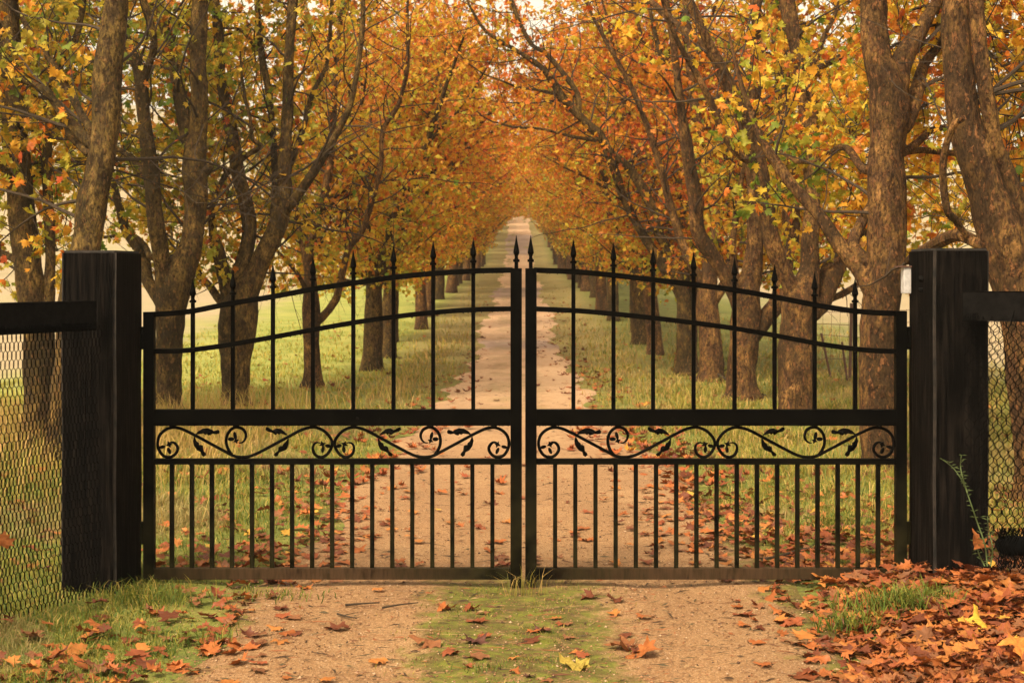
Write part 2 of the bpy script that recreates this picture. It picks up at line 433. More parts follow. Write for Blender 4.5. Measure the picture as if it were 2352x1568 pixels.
PAL = np.array([(.56, .115, .035), (.74, .24, .04), (.78, .40, .045), (.76, .54, .06), (.46, .45, .06), (.17, .27, .04), (.36, .15, .06)])
def tints(n, w, rng):
    w = np.array(w, float); w /= w.sum()
    i = rng.choice(len(PAL), n, p=w); j = rng.choice(len(PAL), n, p=w); m = rng.uniform(0, .35, (n, 1))
    return PAL[i] * (1 - m) + PAL[j] * m

W_LEFT = [.03, .06, .11, .25, .35, .19, .01]
W_RIGHT = [.08, .18, .23, .28, .15, .07, .01]
W_MID = [.17, .31, .25, .19, .06, .01, .01]
W_LOW = [.04, .10, .22, .34, .25, .05, 0]

# ------------------------------------------------------------------ tree growth
class Tree:
    def __init__(self, seed, full):
        self.r = random.Random(seed); self.seed = seed
        self.wood = MB(); self.twig = MB(); self.leaves = []; self.full = full; self.ok = None
    def rv(self):
        r = self.r; return Vector((r.gauss(0, 1), r.gauss(0, 1), r.gauss(0, 1))).normalized()
    def walk(self, p, d, length, r0, r1, step, wob, up):
        pts = [p.copy()]; rad = [r0]; n = max(2, int(length / step)); d = d.normalized()
        for i in range(n):
            d = (d + self.rv() * wob + Vector((0, 0, up))).normalized()
            p = p + d * step; pts.append(p.copy()); rad.append(r0 + (r1 - r0) * (i + 1) / n)
        return pts, rad
    def limb(self, pts, rad, sides=12, jit=.10):
        self.wood.tube(pts, rad, sides, jit, self.seed)
    def foliate(self, pts, rad, zmin, dens=1.0, out=None, length=1.5, leafn=1.0):
        """side branches with leafy twigs along a limb"""
        r = self.r; acc = 0.0
        for i in range(1, len(pts)):
            seg = (pts[i] - pts[i - 1]); acc += seg.length * dens
            while acc > .30:
                acc -= .30
                p = pts[i - 1].lerp(pts[i], r.random())
                if p.z < zmin: continue
                d = self.rv(); t = seg.normalized(); d = (d - t * d.dot(t) * .7).normalized()
                d = (d + t * .45 + Vector((0, 0, .15)) + (out or Vector()) * .5).normalized()
                L = length * r.uniform(.55, 1.25); rr = min(max(rad[i] * .32, .006), .02)
                self.branch(p, d, L, rr, leafn)
    def branch(self, p, d, L, rr, leafn=1.0):
        r = self.r
        bp, br = self.walk(p, d, L, rr, .003, .17, .22, .03)
        if self.ok and not (self.ok(bp[-1]) and self.ok(bp[len(bp) // 2])): return
        self.twig.tube(bp, br, 5 if rr > .009 else 4)
        for k in range(1, len(bp)):
            if r.random() < .82:
                q = bp[k]; dd = ((bp[k] - bp[k - 1]).normalized() * .6 + self.rv() * .9).normalized()
                tp, tr = self.walk(q, dd, r.uniform(.25, .62), .003, .0014, .13, .28, -.02)
                if self.full: self.twig.tube(tp, tr, 3)
                for a in tp[1:]:
                    m = leafn * r.uniform(.9, 2.6)
                    for _ in range(int(m + r.random())):
                        self.leaves.append(a + self.rv() * r.uniform(.02, .10) - Vector((0, 0, .04)))
            if r.random() < .5 * leafn: self.leaves.append(bp[k] + self.rv() * .07)

def tunnel_ok(P, gzv=0.0, half=2.6, top=3.6):
    """P (N,3) world; keep leaves out of the space above the drive"""
    ax = np.abs(P[:, 0] - road_c(P[:, 1]))
    lim = np.where(ax < half, top * np.sqrt(np.clip(1 - (ax / half) ** 2, 0, 1)), 0)
    g = ground_z(P[:, 0], P[:, 1], False)
    jit = .35 * np.sin(P[:, 1] * 3.1 + P[:, 0] * 2) * np.sin(P[:, 0] * 5.3)
    return (P[:, 2] - g) > lim + jit

def traced_tree(Yt, limbs, label, group, weights, seed, bark, zmin=2.3, dens=1.0, leafn=1.0, size=(.062, .118), front=.30, low_n=9, outn=8, low_limit=1.5, inner=9, green=None):
    """limbs: list of dict(pts=[(px,py,r_px)...], dy=(start,end) depth drift, ext=metres grown past the last traced point)"""
    T = Tree(seed, True); rr = T.r
    T.ok = lambda q: abs(q.x - float(road_c(q.y))) > 2.6 or q.z > 3.3 * math.sqrt(max(0, 1 - ((q.x - float(road_c(q.y))) / 2.6) ** 2))
    base = at(limbs[0]['pts'][0][0], 0, Yt); bx, by = base.x, base.y
    done = []
    for i, L in enumerate(limbs):
        pts = catmull([(a, b, c) for a, b, c in L['pts']], 10); n = len(pts)
        dy0, dy1 = L.get('dy', (0, 0)); sh = 0.0
        for _ in range(2):
            W = []; R = []
            for k, (a, b, c) in enumerate(pts):
                Y = Yt + dy0 + (dy1 - dy0) * k / (n - 1) + sh
                w = at(a, b, Y); W.append(w); R.append(max(c, 1.2) * Y / F)
            if i == 0 or sh: break
            near_ = min(((q.x - W[0].x) ** 2 + (q.z - W[0].z) ** 2, q.y) for PW, PR in done for q in PW)
            sh = near_[1] - W[0].y
            if abs(sh) < .01: break
        if i == 0:
            W[0].z = gz(W[0].x, W[0].y) - .12
            for k in range(min(4, len(R))): R[k] *= (1.30, 1.12, 1.04, 1.0)[k]
        if i > 0:
            best = None
            for (PW, PR) in done:
                for q, pr_ in zip(PW, PR):
                    dd = (q - W[0]).length
                    if best is None or dd < best[0]: best = (dd, q, pr_)
            if best[0] < 1.2:
                pr_ = best[2]; R[0] = min(R[0], pr_ * .95)
                for k in range(1, min(3, len(R))): R[k] = min(R[k], pr_ * (1 + .05 * k))
                q = best[1] * 1.0 - Vector((0, 0, pr_ * .6)); 
                W = [q, q.lerp(W[0], .55)] + W; R = [R[0] * .55, R[0] * .9] + R
        done.append((list(W), list(R)))
        ext = L.get('ext', 0)
        if ext:
            d = (W[-1] - W[-3]).normalized(); d = (d + Vector((0, 0, .3))).normalized()
            e, er = T.walk(W[-1], d, ext, R[-1], .012, .30, .10, .03)
            W += e[1:]; R += er[1:]
        sides = 26 if i == 0 else (16 if R[0] > .04 else 8)
        T.limb(W, R, sides, .17 if R[0] > .04 else .08)
        if not L.get('bare'):
            T.foliate(W, R, L.get('zmin', zmin), dens * L.get('dens', 1), L.get('out'), L.get('len', 1.5), leafn)
        if L.get('tip', True) and ext == 0 and i > 0:
            T.branch(W[-1], (W[-1] - W[-3]).normalized(), 1.3, max(min(R[-1], .015), .006), leafn)
    # leafy low boughs on the field side and beyond
    tr_, rd_ = done[0]
    for k in range(low_n):
        c = [q for q in tr_ if 1.5 < q.z < 2.9] or [tr_[-1]]
        p = T.r.choice(c); sx = -1 if bx < 0 else 1
        d = Vector((sx * T.r.uniform(-.7, 1.0), T.r.uniform(.25, 1.0), T.r.uniform(0, .4))).normalized()
        bp, br = T.walk(p, d, T.r.uniform(1.4, 3.4), .018, .004, .2, .14, -.035)
        T.twig.tube(bp, br, 6); T.foliate(bp, br, 1.5, 1.15, None, 1.0, leafn)
    for k in range(outn):
        c = [q for Wq, _ in done[:3] for q in Wq if 2.4 < q.z < 5.4 and abs(q.x - bx) < 1.2] or [tr_[-1]]
        p = T.r.choice(c); sx = -1 if bx < 0 else 1
        d = Vector((sx * T.r.uniform(.5, 1.0), T.r.uniform(.1, 1.0), T.r.uniform(.1, .6))).normalized()
        bp, br = T.walk(p, d, T.r.uniform(2.2, 4.4), .017, .004, .20, .16, -.008)
        T.twig.tube(bp, br, 6); T.foliate(bp, br, 1.5, 1.1, None, 1.1, leafn)
    T.leaves = [q for q in T.leaves if abs(q.x) > abs(bx) - inner * (.35 + .13 * abs(q.z - 3))]
    T.leaves = [q for q in T.leaves if q.y > by + .05 or T.r.random() < front]
    return finish_tree(T, (bx, by, gz(bx, by)), label, group, weights, bark, size, T_FULL if Yt < 19 else T_MID, low_limit, green=green)

def finish_tree(T, base, label, group, weights, bark, size, tmpl, low_limit=1.5, cat='tree', name='plane_tree', green=None):
    rng = np.random.default_rng(T.seed)
    root = empty(name, base, label, cat, group)
    T.wood.build('trunk', bark, root, True)
    if T.twig.v: T.twig.build('twigs', M['twig'], root, True)
    P = np.array([tuple(p) for p in T.leaves])
    if len(P):
        P = P[tunnel_ok(P)]
        P = P[(P[:, 2] > low_limit) & (P[:, 1] > 8.9)]
        P = P[(P[:, 2] < 7.2) | (rng.random(len(P)) < .35)]
        hz = np.clip((P[:, 2] - base[2] - 1.5) / 3.0, 0, 1)
        t1 = tints(len(P), weights, rng); t2 = tints(len(P), W_LOW, rng)
        use = rng.random(len(P)) < (1 - hz) * .6
        tt = np.where(use[:, None], t2, t1)
        if green is not None:
            g = (P[:, 0] < green[0]) & (P[:, 2] < green[1]) & (rng.random(len(P)) < .8)
            tt = np.where(g[:, None], tints(len(P), [0, .04, .08, .12, .30, .46, 0], rng), tt)
        # patchy clumps of colour through the crown
        cl = np.sin(P[:, 0] * 1.9 + T.seed) * np.sin(P[:, 1] * 1.7) * np.sin(P[:, 2] * 2.1 + 1)
        tt = tt * (1 + .10 * cl[:, None])
        me = leaf_mesh('crown', P, rng.uniform(size[0], size[1], len(P)), tt, tmpl, rng)
        link('crown', me, root, M['leaf'])
    return root

UPL = Vector((-.6, 0, .2)); UPR = Vector((.6, 0, .2))
G_L = 'trees of the left avenue row'; G_R = 'trees of the right avenue row'
def D(pts, dy=(0, 0), ext=0, **k): d = dict(pts=pts, dy=dy, ext=ext); d.update(k); return d

# --- left row, nearest first
traced_tree(14.8, [
    D([(92, 1020, 42), (95, 900, 37), (92, 790, 35), (72, 672, 32), (55, 522, 31), (40, 367, 31), (28, 230, 28), (22, 120, 26), (18, 0, 24), (10, -120, 20)], (0, .2), 3.5),
    D([(105, 720, 20), (112, 665, 15), (116, 590, 12), (113, 500, 12), (107, 400, 11), (110, 320, 10), (114, 240, 9), (113, 200, 9), (147, 133, 9), (173, 93, 8), (190, 20, 7)], (0, .5), 2.0, dens=.8),
    D([(50, 410, 12), (10, 385, 10), (-40, 360, 8), (-120, 300, 6)], (0, -.6), 1.0),
    D([(30, 160, 10), (20, 60, 9), (-20, 20, 7)], (0, .5), 2.0),
    D([(45, 600, 9), (0, 580, 8), (-60, 560, 7)], (0, .8), 1.0, dens=.6)],
    'leaning autumn tree furthest left, trunk seen behind the left wire netting', G_L, W_LEFT, 11, M['bark'], 2.3, .5, 1.1, front=.03, low_n=6, outn=7, inner=0.0)
traced_tree(13.5, [
    D([(150, 1057, 46), (165, 850, 41), (183, 640, 38), (200, 555, 35), (212, 470, 34), (232, 367, 32), (240, 290, 33), (246, 167, 32), (266, 0, 27), (285, -160, 21)], (0, .2), 3.5, dens=.6),
    D([(205, 325, 16), (178, 300, 13), (150, 265, 11), (125, 235, 10), (110, 212, 10), (90, 200, 8), (60, 188, 7), (10, 175, 6)], (0, .6), 1.2),
    D([(205, 352, 12), (165, 315, 10), (123, 277, 9), (63, 247, 8), (0, 235, 6)], (0, 1.1), .8),
    D([(210, 300, 10), (180, 250, 9), (160, 213, 9), (123, 150, 8), (93, 110, 7), (57, 53, 6), (30, 0, 5)], (0, 1.6), 1.6)],
    'thick dark autumn tree rising behind the left gate post', G_L, W_LEFT, 12, M['bark'], 2.6, .4, 1.1, front=.02, low_n=4, outn=7, inner=0.0)
traced_tree(18.0, [
    D([(385, 950, 34), (388, 870, 29), (388, 780, 30), (392, 715, 36), (402, 665, 38), (425, 600, 31), (440, 560, 26), (447, 500, 24), (450, 430, 27), (447, 367, 27), (455, 300, 21), (457, 200, 20), (455, 100, 19), (460, 0, 18), (466, -120, 15)], (0, .3), 3.5, dens=.8),
    D([(385, 690, 26), (375, 620, 20), (366, 560, 20), (360, 520, 20), (350, 433, 20), (343, 367, 19), (330, 267, 16), (323, 180, 15), (307, 133, 13), (290, 93, 11), (283, 30, 9)], (0, -.4), 2.4),
    D([(328, 180, 10), (345, 140, 9), (353, 110, 9), (350, 67, 8), (330, 0, 8)], (-.4, -.8), 2.0),
    D([(445, 350, 20), (430, 300, 18), (413, 233, 15), (397, 133, 13), (373, 50, 12), (353, 0, 12), (330, -80, 9)], (.1, .8), 2.5),
    D([(378, 700, 20), (355, 670, 15), (338, 640, 14), (330, 590, 13), (305, 555, 12), (287, 520, 11), (270, 460, 10), (260, 420, 8), (250, 360, 6)], (0, .9), 1.0, dens=.9),
    D([(335, 400, 7), (320, 383, 7), (290, 355, 6), (262, 340, 6), (230, 330, 4)], (0, 1), .8, dens=1.5),
    D([(345, 590, 7), (330, 560, 6), (300, 540, 5), (240, 545, 4)], (0, 1.5), .8, dens=1.2),
    D([(468, 395, 12), (482, 385, 9), (485, 380, 6)], (-.2, -.25), 0, bare=True, tip=False)],
    'many-stemmed autumn tree just right of the left gate post', G_L, W_LEFT, 13, M['bark'], 2.4, 1.0, 1.35, front=.03, low_n=7, outn=10, inner=1.3)
traced_tree(19.2, [
    D([(545, 932, 36), (541, 880, 32), (541, 800, 36), (548, 720, 44), (562, 672, 33), (587, 628, 24), (612, 570, 22), (640, 515, 21), (645, 475, 22), (653, 430, 18), (653, 367, 15), (660, 267, 13), (663, 167, 12), (670, 33, 11), (680, -60, 10)], (0, .2), 3.5, dens=.9),
    D([(535, 700, 26), (545, 640, 20), (565, 575, 18), (572, 520, 17), (560, 450, 17), (547, 400, 17), (537, 333, 15), (523, 250, 15), (507, 183, 13), (503, 100, 12), (497, 33, 11), (490, -60, 9)], (0, .6), 3, dens=.9),
    D([(530, 690, 20), (516, 640, 17), (505, 590, 15), (495, 560, 14), (488, 520, 10), (487, 480, 8), (493, 450, 7), (520, 400, 7), (567, 357, 6), (600, 337, 5), (580, 318, 5), (574, 270, 4), (563, 227, 4)], (0, -.5), .6),
    D([(655, 480, 14), (672, 464, 12), (710, 410, 11), (750, 350, 9), (777, 300, 8), (804, 243, 7), (820, 167, 6), (832, 67, 6), (834, 0, 5)], (.2, -.2), 2.2, dens=1.2),
    D([(638, 500, 9), (630, 470, 7), (630, 367, 8), (620, 233, 8), (600, 117, 8), (590, 0, 7)], (.2, .8), 2.5),
    D([(600, 117, 4), (587, 110, 4), (553, 70, 3.5), (520, 65, 3)], (.6, .6), 0),
    D([(656, 390, 8), (670, 372, 7), (683, 333, 7), (700, 283, 6), (717, 217, 6), (743, 167, 5), (755, 120, 5), (762, 0, 4)], (.2, 1.2), 1.5, dens=1.2),
    D([(522, 705, 14), (505, 690, 10), (482, 657, 9), (457, 630, 8), (450, 600, 6), (440, 560, 5)], (0, .6), .6, dens=1.2)],
    'forked autumn tree with dry grass at its foot, second tree right of the left post', G_L, W_LEFT, 14, M['bark'], 2.4, 1.05, 1.4, front=.04, low_n=7, outn=9, inner=2.5)
traced_tree(22.8, [
    D([(717, 885, 26), (717, 840, 20), (716, 780, 20), (715, 700, 19), (712, 640, 14), (710, 589, 12), (722, 540, 11), (738, 480, 10), (755, 400, 9), (765, 300, 8), (768, 200, 7), (778, 80, 6), (790, -20, 5)], (0, .3), 2.5),
    D([(722, 740, 13), (743, 725, 9), (770, 689, 9), (780, 655, 8), (800, 575, 8), (834, 525, 7), (860, 440, 7), (875, 380, 6), (880, 300, 6), (915, 240, 5), (935, 160, 5), (937, 90, 4)], (0, -.3), 1.5, dens=1.4),
    D([(712, 660, 8), (700, 590, 7), (687, 522, 6), (680, 440, 5), (690, 360, 5), (700, 280, 4)], (0, .6), 1.5),
    D([(708, 680, 6), (690, 640, 5), (660, 600, 4), (640, 580, 4)], (0, -.5), .5, dens=1.4)],
    'slender autumn tree on the lawn, third tree right of the left post', G_L, [.10, .26, .27, .24, .10, .02, .01], 15, M['bark_red'], 2.0, 1.5, 1.7, front=.25, low_n=10, outn=8)

# --- right row, nearest first
traced_tree(11.0, [
    D([(2400, 1153, 66), (2388, 1000, 58), (2370, 850, 56), (2340, 680, 54), (2300, 540, 51), (2262, 430, 44), (2238, 345, 41), (2215, 267, 37), (2200, 167, 35), (2195, 60, 33), (2205, -60, 30), (2215, -200, 24)], (0, .1), 3, dens=.35),
    D([(2372, 640, 34), (2352, 520, 24), (2315, 400, 19), (2286, 333, 19), (2274, 267, 19), (2263, 200, 18), (2250, 100, 17), (2242, 0, 16), (2240, -100, 14)], (-.15, -.3), 2.5, dens=.3),
    D([(2250, 560, 14), (2200, 540, 15), (2150, 560, 15), (2100, 590, 12), (2085, 600, 9)], (.3, 1.4), 0, dens=.4),
    D([(2340, 560, 12), (2400, 420, 10), (2420, 300, 9)], (0, .6), 2.0, dens=.5),
    D([(2195, 505, 9), (2175, 480, 9), (2166, 400, 9), (2172, 340, 9), (2190, 290, 8), (2215, 270, 7)], (.6, .2), 0, bare=True, tip=False)],
    'massive flaking autumn trunk at the right edge, above the right fence rail', G_R, W_RIGHT, 21, M['bark_red'], 2.6, .35, 1.1, front=.02, low_n=6, outn=12, inner=.0)
traced_tree(13.1, [
    D([(2030, 1072, 50), (2018, 960, 45), (2016, 822, 42), (2020, 722, 43), (2034, 640, 49), (2036, 560, 43), (2035, 460, 43), (2037, 367, 42), (2043, 270, 46), (2038, 200, 42), (2018, 140, 33), (2008, 80, 30), (2006, 0, 29), (2002, -120, 24)], (0, .2), 3.5, dens=.4),
    D([(2050, 230, 34), (2065, 165, 28), (2085, 115, 23), (2108, 80, 18), (2135, 33, 15), (2158, -10, 14), (2180, -120, 11)], (0, .3), 2.5, dens=.7),
    D([(2075, 290, 22), (2095, 250, 17), (2108, 200, 15), (2122, 150, 13), (2150, 110, 11), (2172, 60, 9), (2190, -20, 8)], (.1, .9), 2, dens=.7),
    D([(2010, 660, 34), (1985, 622, 27), (1955, 592, 21), (1921, 552, 18), (1881, 493, 15), (1835, 443, 13), (1801, 400, 13), (1775, 362, 12), (1748, 318, 9), (1730, 270, 7)], (0, .7), .9, dens=3.6),
    D([(2020, 380, 12), (1985, 390, 10), (1950, 345, 9), (1925, 340, 8), (1880, 370, 6), (1830, 372, 5)], (.2, 1.8), .4, dens=.8),
    D([(2070, 355, 10), (2105, 330, 9), (2140, 300, 8), (2185, 290, 7)], (0, .8), 1, dens=.5),
    D([(2070, 350, 9), (2120, 345, 8), (2190, 352, 7), (2260, 350, 6)], (.3, 1.2), .8, dens=.6),
    D([(1990, 600, 14), (1960, 560, 14), (1985, 500, 12), (2000, 470, 9)], (.5, 1), .5, dens=.6)],
    'stout Y-forked autumn tree directly left of the right gate post', G_R, W_RIGHT, 22, M['bark_red'], 2.6, .35, 1.2, front=.02, low_n=4, outn=10, green=(3.0, 3.1))
traced_tree(17.5, [
    D([(1830, 962, 44), (1828, 880, 40), (1828, 800, 38), (1832, 740, 40), (1838, 690, 42), (1856, 630, 25), (1861, 555, 20), (1865, 480, 19), (1866, 420, 19), (1862, 333, 21), (1855, 233, 21), (1845, 167, 20), (1825, 83, 18), (1808, 0, 18), (1795, -120, 15)], (0, .4), 3, dens=.7),
    D([(1830, 700, 26), (1812, 650, 19), (1788, 599, 20), (1770, 540, 20), (1758, 467, 20), (1741, 383, 20), (1722, 310, 20), (1708, 262, 20), (1678, 207, 18), (1651, 150, 16), (1625, 93, 12), (1601, 40, 11), (1581, 0, 10), (1550, -70, 8)], (0, -.6), 2.2, dens=1.0),
    D([(1733, 375, 10), (1715, 368, 9), (1685, 343, 9), (1655, 293, 8), (1635, 240, 8), (1601, 173, 7), (1568, 117, 6), (1540, 60, 5)], (-.3, -1), 1, dens=1.1),
    D([(1862, 172, 9), (1890, 152, 8), (1921, 137, 7), (1975, 103, 7), (2020, 60, 5)], (.2, 1.2), 1.2),
    D([(1850, 170, 6), (1878, 130, 6), (1890, 90, 6), (1915, 40, 5), (1930, 0, 4)], (.3, .6), 1.5),
    D([(1858, 715, 30), (1885, 690, 27), (1905, 635, 26), (1930, 590, 22), (1960, 552, 17), (1988, 520, 14), (2015, 470, 10)], (.1, 1.0), 1.2, dens=.8),
    D([(1885, 700, 11), (1901, 690, 8), (1941, 672, 8), (1975, 650, 7)], (0, .6), .4, dens=.8),
    D([(1655, 155, 9), (1608, 100, 9), (1568, 67, 8), (1527, 33, 8), (1494, 3, 7)], (-.4, .5), 1.5, dens=1.1)],
    'autumn tree with a knot hole, third trunk from the right post', G_R, W_RIGHT, 23, M['bark_red'], 2.6, .55, 1.3, front=.02, low_n=3, outn=10, inner=.8)
traced_tree(20.3, [
    D([(1703, 915, 40), (1703, 870, 35), (1708, 800, 34), (1713, 740, 35), (1716, 672, 29), (1728, 622, 23), (1736, 522, 20), (1733, 440, 17), (1722, 360, 14), (1728, 260, 14), (1735, 180, 14), (1738, 90, 13), (1735, 0, 12), (1730, -90, 10)], (0, .5), 3),
    D([(1702, 705, 22), (1680, 660, 17), (1650, 607, 16), (1620, 562, 17), (1601, 522, 17), (1597, 460, 17), (1588, 400, 16), (1577, 333, 14), (1566, 260, 11), (1556, 180, 9), (1545, 90, 8), (1530, 0, 7)], (0, -.5), 2, dens=1.2),
    D([(1725, 770, 24), (1755, 735, 21), (1785, 695, 20), (1803, 640, 19), (1818, 555, 18), (1816, 467, 20), (1806, 300, 19), (1796, 167, 17), (1786, 67, 15), (1784, -30, 13)], (.1, .9), 2.5, dens=.8),
    D([(1690, 640, 9), (1683, 570, 8), (1690, 500, 8), (1700, 430, 7)], (.5, 1), 1, dens=1)],
    'autumn tree with bleached bark strip, fourth trunk from the right post', G_R, W_RIGHT, 24, M['bark_red'], 2.5, .8, 1.4, front=.03, low_n=6, outn=14, inner=1.4)
traced_tree(24.2, [
    D([(1633, 870, 30), (1633, 822, 27), (1628, 740, 26), (1625, 655, 22), (1638, 570, 16), (1646, 500, 14), (1640, 430, 13), (1620, 340, 12), (1600, 267, 11), (1588, 200, 10), (1580, 100, 8), (1575, 0, 7)], (0, .4), 2.5, dens=1.2),
    D([(1640, 690, 14), (1668, 640, 11), (1681, 555, 9), (1690, 480, 8), (1680, 400, 7), (1672, 300, 6)], (0, .6), 1.5, dens=1.2),
    D([(1620, 660, 12), (1585, 600, 11), (1560, 540, 10), (1540, 470, 9), (1515, 380, 8), (1490, 300, 7), (1450, 200, 6), (1400, 110, 5)], (0, -.4), 1.5, dens=1.4)],
    'autumn tree between two closer trunks, fifth from the right post', G_R, W_MID, 25, M['bark_red'], 2.4, 1.1, 1.6, front=.06, low_n=6, outn=15, inner=2.2)
traced_tree(26.4, [
    D([(1578, 852, 26), (1577, 800, 21), (1575, 740, 21), (1570, 680, 18), (1535, 625, 14), (1497, 570, 12), (1468, 525, 10), (1431, 452, 10), (1415, 400, 10), (1384, 320, 11), (1351, 287, 10), (1297, 230, 9), (1264, 180, 8), (1241, 153, 6), (1187, 117, 5), (1117, 73, 4), (1080, 17, 3)], (0, -.8), .6, dens=1.5),
    D([(1572, 690, 14), (1548, 600, 12), (1512, 535, 11), (1495, 470, 12), (1450, 393, 10), (1405, 352, 9), (1384, 322, 8)], (0, -.4), 0, dens=1.0, tip=False),
    D([(1330, 262, 7), (1324, 213, 7), (1284, 157, 6), (1250, 120, 6), (1224, 105, 5), (1197, 60, 5), (1174, 0, 5)], (-.5, -.2), 1.2, dens=1.5),
    D([(1366, 322, 5), (1320, 315, 4), (1284, 306, 3.5), (1240, 296, 3), (1180, 292, 3), (1150, 284, 2.5)], (-.5, -1.2), 0, dens=1.2),
    D([(1290, 215, 4), (1240, 208, 3), (1190, 200, 3), (1150, 185, 2.5), (1110, 170, 2)], (-.5, -1.0), 0, dens=1.2),
    D([(1575, 690, 13), (1570, 600, 11), (1560, 520, 10), (1565, 430, 9), (1550, 300, 8), (1530, 180, 7), (1500, 60, 5)], (0, .8), 2, dens=1.3)],
    'autumn tree whose long limb arches left over the drive', G_R, W_MID, 26, M['bark'], 2.4, 1.2, 1.7, front=.2, low_n=6, outn=14)

# --- grown trees further up the avenue: a few kinds, then copies
def grown_kind(seed, tmpl, full, size, leafn, bark, kind_len=1.5, nst=5):
    """tree whose road side is +x; trunk 3 m from the drive centre"""
    T = Tree(seed, full); r = T.r
    T.ok = lambda q: q.z > (3.3 * math.sqrt(max(0, 1 - ((q.x - 3.05) / 2.5) ** 2)) if abs(q.x - 3.05) < 2.5 else 1.3)
    hfork = r.uniform(1.5, 2.3)
    lean = Vector((r.uniform(-.02, .10), r.uniform(-.05, .05), 1)).normalized()
    p0 = Vector((0, 0, -.15)); tp, tr = T.walk(p0, lean, hfork + .15, .21, .155, .25, .03, .04)
    tr[0] *= 1.35; tr[1] *= 1.12
    T.limb(tp, tr, 10, .14)
    for k in range(nst):
        a = 2 * PI * (k + r.uniform(-.25, .25)) / nst
        inw = math.cos(a)
        spread = .42 if inw > 0 else .30
        d = Vector((math.cos(a) * spread + .10, math.sin(a) * .32, 1)).normalized()
        st = tp[-1].lerp(tp[-2], r.uniform(0, .9))
        L = r.uniform(5.2, 7.2)
        lp, lr = T.walk(st, d, L, r.uniform(.075, .12), .015, .3, .075, .012)
        T.limb(lp, lr, 8, .07)
        T.foliate(lp, lr, 1.9, 1.15 if full else 1.2, None, kind_len, leafn)
        for q in (int(len(lp) * .3), int(len(lp) * .55)):
            d2 = ((lp[q] - lp[q - 1]).normalized() + T.rv() * .7 + Vector((.15, 0, .2))).normalized()
            bp, br = T.walk(lp[q], d2, r.uniform(2.0, 3.4), lr[q] * .65, .010, .28, .11, .0)
            T.limb(bp, br, 6, .05); T.foliate(bp, br, 1.9, 1.25, None, kind_len, leafn)
    # low drooping boughs
    for k in range(9):
        a = 2 * PI * k / 9 + r.uniform(-.2, .2); d = Vector((math.cos(a), math.sin(a), r.uniform(.15, .55))).normalized()
        inb = math.cos(a) > .3
        if inb: d.z = r.uniform(.7, 1.2); d.normalize()
        bp, br = T.walk(tp[-1], d, r.uniform(1.2, 1.9) if inb else r.uniform(1.6, 2.9), .03, .008, .25, .12, -.03)
        T.limb(bp, br, 6, .05); T.foliate(bp, br, 1.4, 1.3, None, 1.0, leafn)
    rng = np.random.default_rng(seed)
    P = np.array([tuple(p) for p in T.leaves])
    ax = np.abs(P[:, 0] - 3.05); half = 2.5 if full else 2.75
    lim = np.where(ax < half, (3.5 if full else 3.9) * np.sqrt(np.clip(1 - (ax / half) ** 2, 0, 1)), 1.3); lim = np.maximum(lim, 1.4)
    lim = lim + .35 * np.sin(P[:, 1] * 3.1 + P[:, 0] * 2) * np.sin(P[:, 0] * 5.3)
    P = P[(P[:, 2] > lim) & (P[:, 0] < 5.2)]; P = P[(P[:, 2] < (9.2 if full else 5.8)) | (rng.random(len(P)) < (.35 if full else .22))]
    hz = np.clip((P[:, 2] - 1.8) / 3.8, 0, 1)
    t1 = tints(len(P), W_MID if full else [.10, .24, .28, .27, .10, .01, 0], rng); t2 = tints(len(P), W_LOW, rng)
    tt = np.where((rng.random(len(P)) < (1 - hz) * .85)[:, None], t2, t1)
    crown = leaf_mesh('crown', P, rng.uniform(size[0], size[1], len(P)), tt, tmpl, rng)
    return T, crown, len(P)

def make_kind(seed, tmpl, full, size, leafn, bark):
    T, crown, n = grown_kind(seed, tmpl, full, size, leafn, bark)
    def mk(mb, name, mat):
        me = bpy.data.meshes.new(name); me.from_pydata(mb.v, [], mb.f); me.update()
        for p in me.polygons: p.use_smooth = True
        me.materials.append(mat); return me
    crown.materials.append(M['leaf'])
    return [('trunk', mk(T.wood, 'trunk', bark)), ('twigs', mk(T.twig, 'twigs', M['twig'])), ('crown', crown)]

MIDK = [make_kind(100 + i, T_MID, True, (.066, .115), 1.5, M['bark_red' if i % 2 else 'bark']) for i in range(5)]
FARK = [make_kind(200 + i, T_LOW, False, (.11, .175), .95, M['bark_red' if i % 2 else 'bark']) for i in range(4)]
ORD = ['', '', '', '', '', 'fifth', 'sixth', 'seventh', 'eighth', 'ninth', 'tenth', 'eleventh', 'twelfth']
def plant_row(side, ys, x0, first):
    for i, Y in enumerate(ys):
        r = random.Random(i * 7 + (1 if side < 0 else 2))
        kind = MIDK[(i * 2 + (side > 0)) % 5] if Y < 62 else FARK[(i + (side > 0)) % 4]
        Y += r.uniform(-.4, .4) if i > 2 else 0
        X = float(road_c(Y)) + side * (x0 + r.uniform(-.28, .28))
        k = i + first
        word = 'left' if side < 0 else 'right'
        if k < len(ORD) and ORD[k]:
            lab = 'orange autumn tree, %s trunk from the gate in the %s row' % (ORD[k], word)
        else:
            lab = 'distant autumn tree lining the %s side far up the avenue' % word
        root = empty('plane_tree', (X, Y, gz(X, Y)), lab, 'tree', G_L if side < 0 else G_R)
        root.rotation_euler = (0, 0, (0 if side < 0 else PI) + r.uniform(-.22, .22)); root.rotation_euler.x = r.uniform(-.035, .035); root.rotation_euler.y = r.uniform(-.03, .03)
        s = r.uniform(.86, 1.12); root.scale = (s, s, r.uniform(.95, 1.08))
        for nm, me in kind:
            o = bpy.data.objects.new(nm, me); COL.objects.link(o); o.parent = root
yl = [27.8, 31.6, 36.5, 41.5, 46.8, 51.8, 57]; yr = [28.9, 32.5, 36, 40.2, 45, 49.5, 54, 58.5]
y = 62.0
far = []
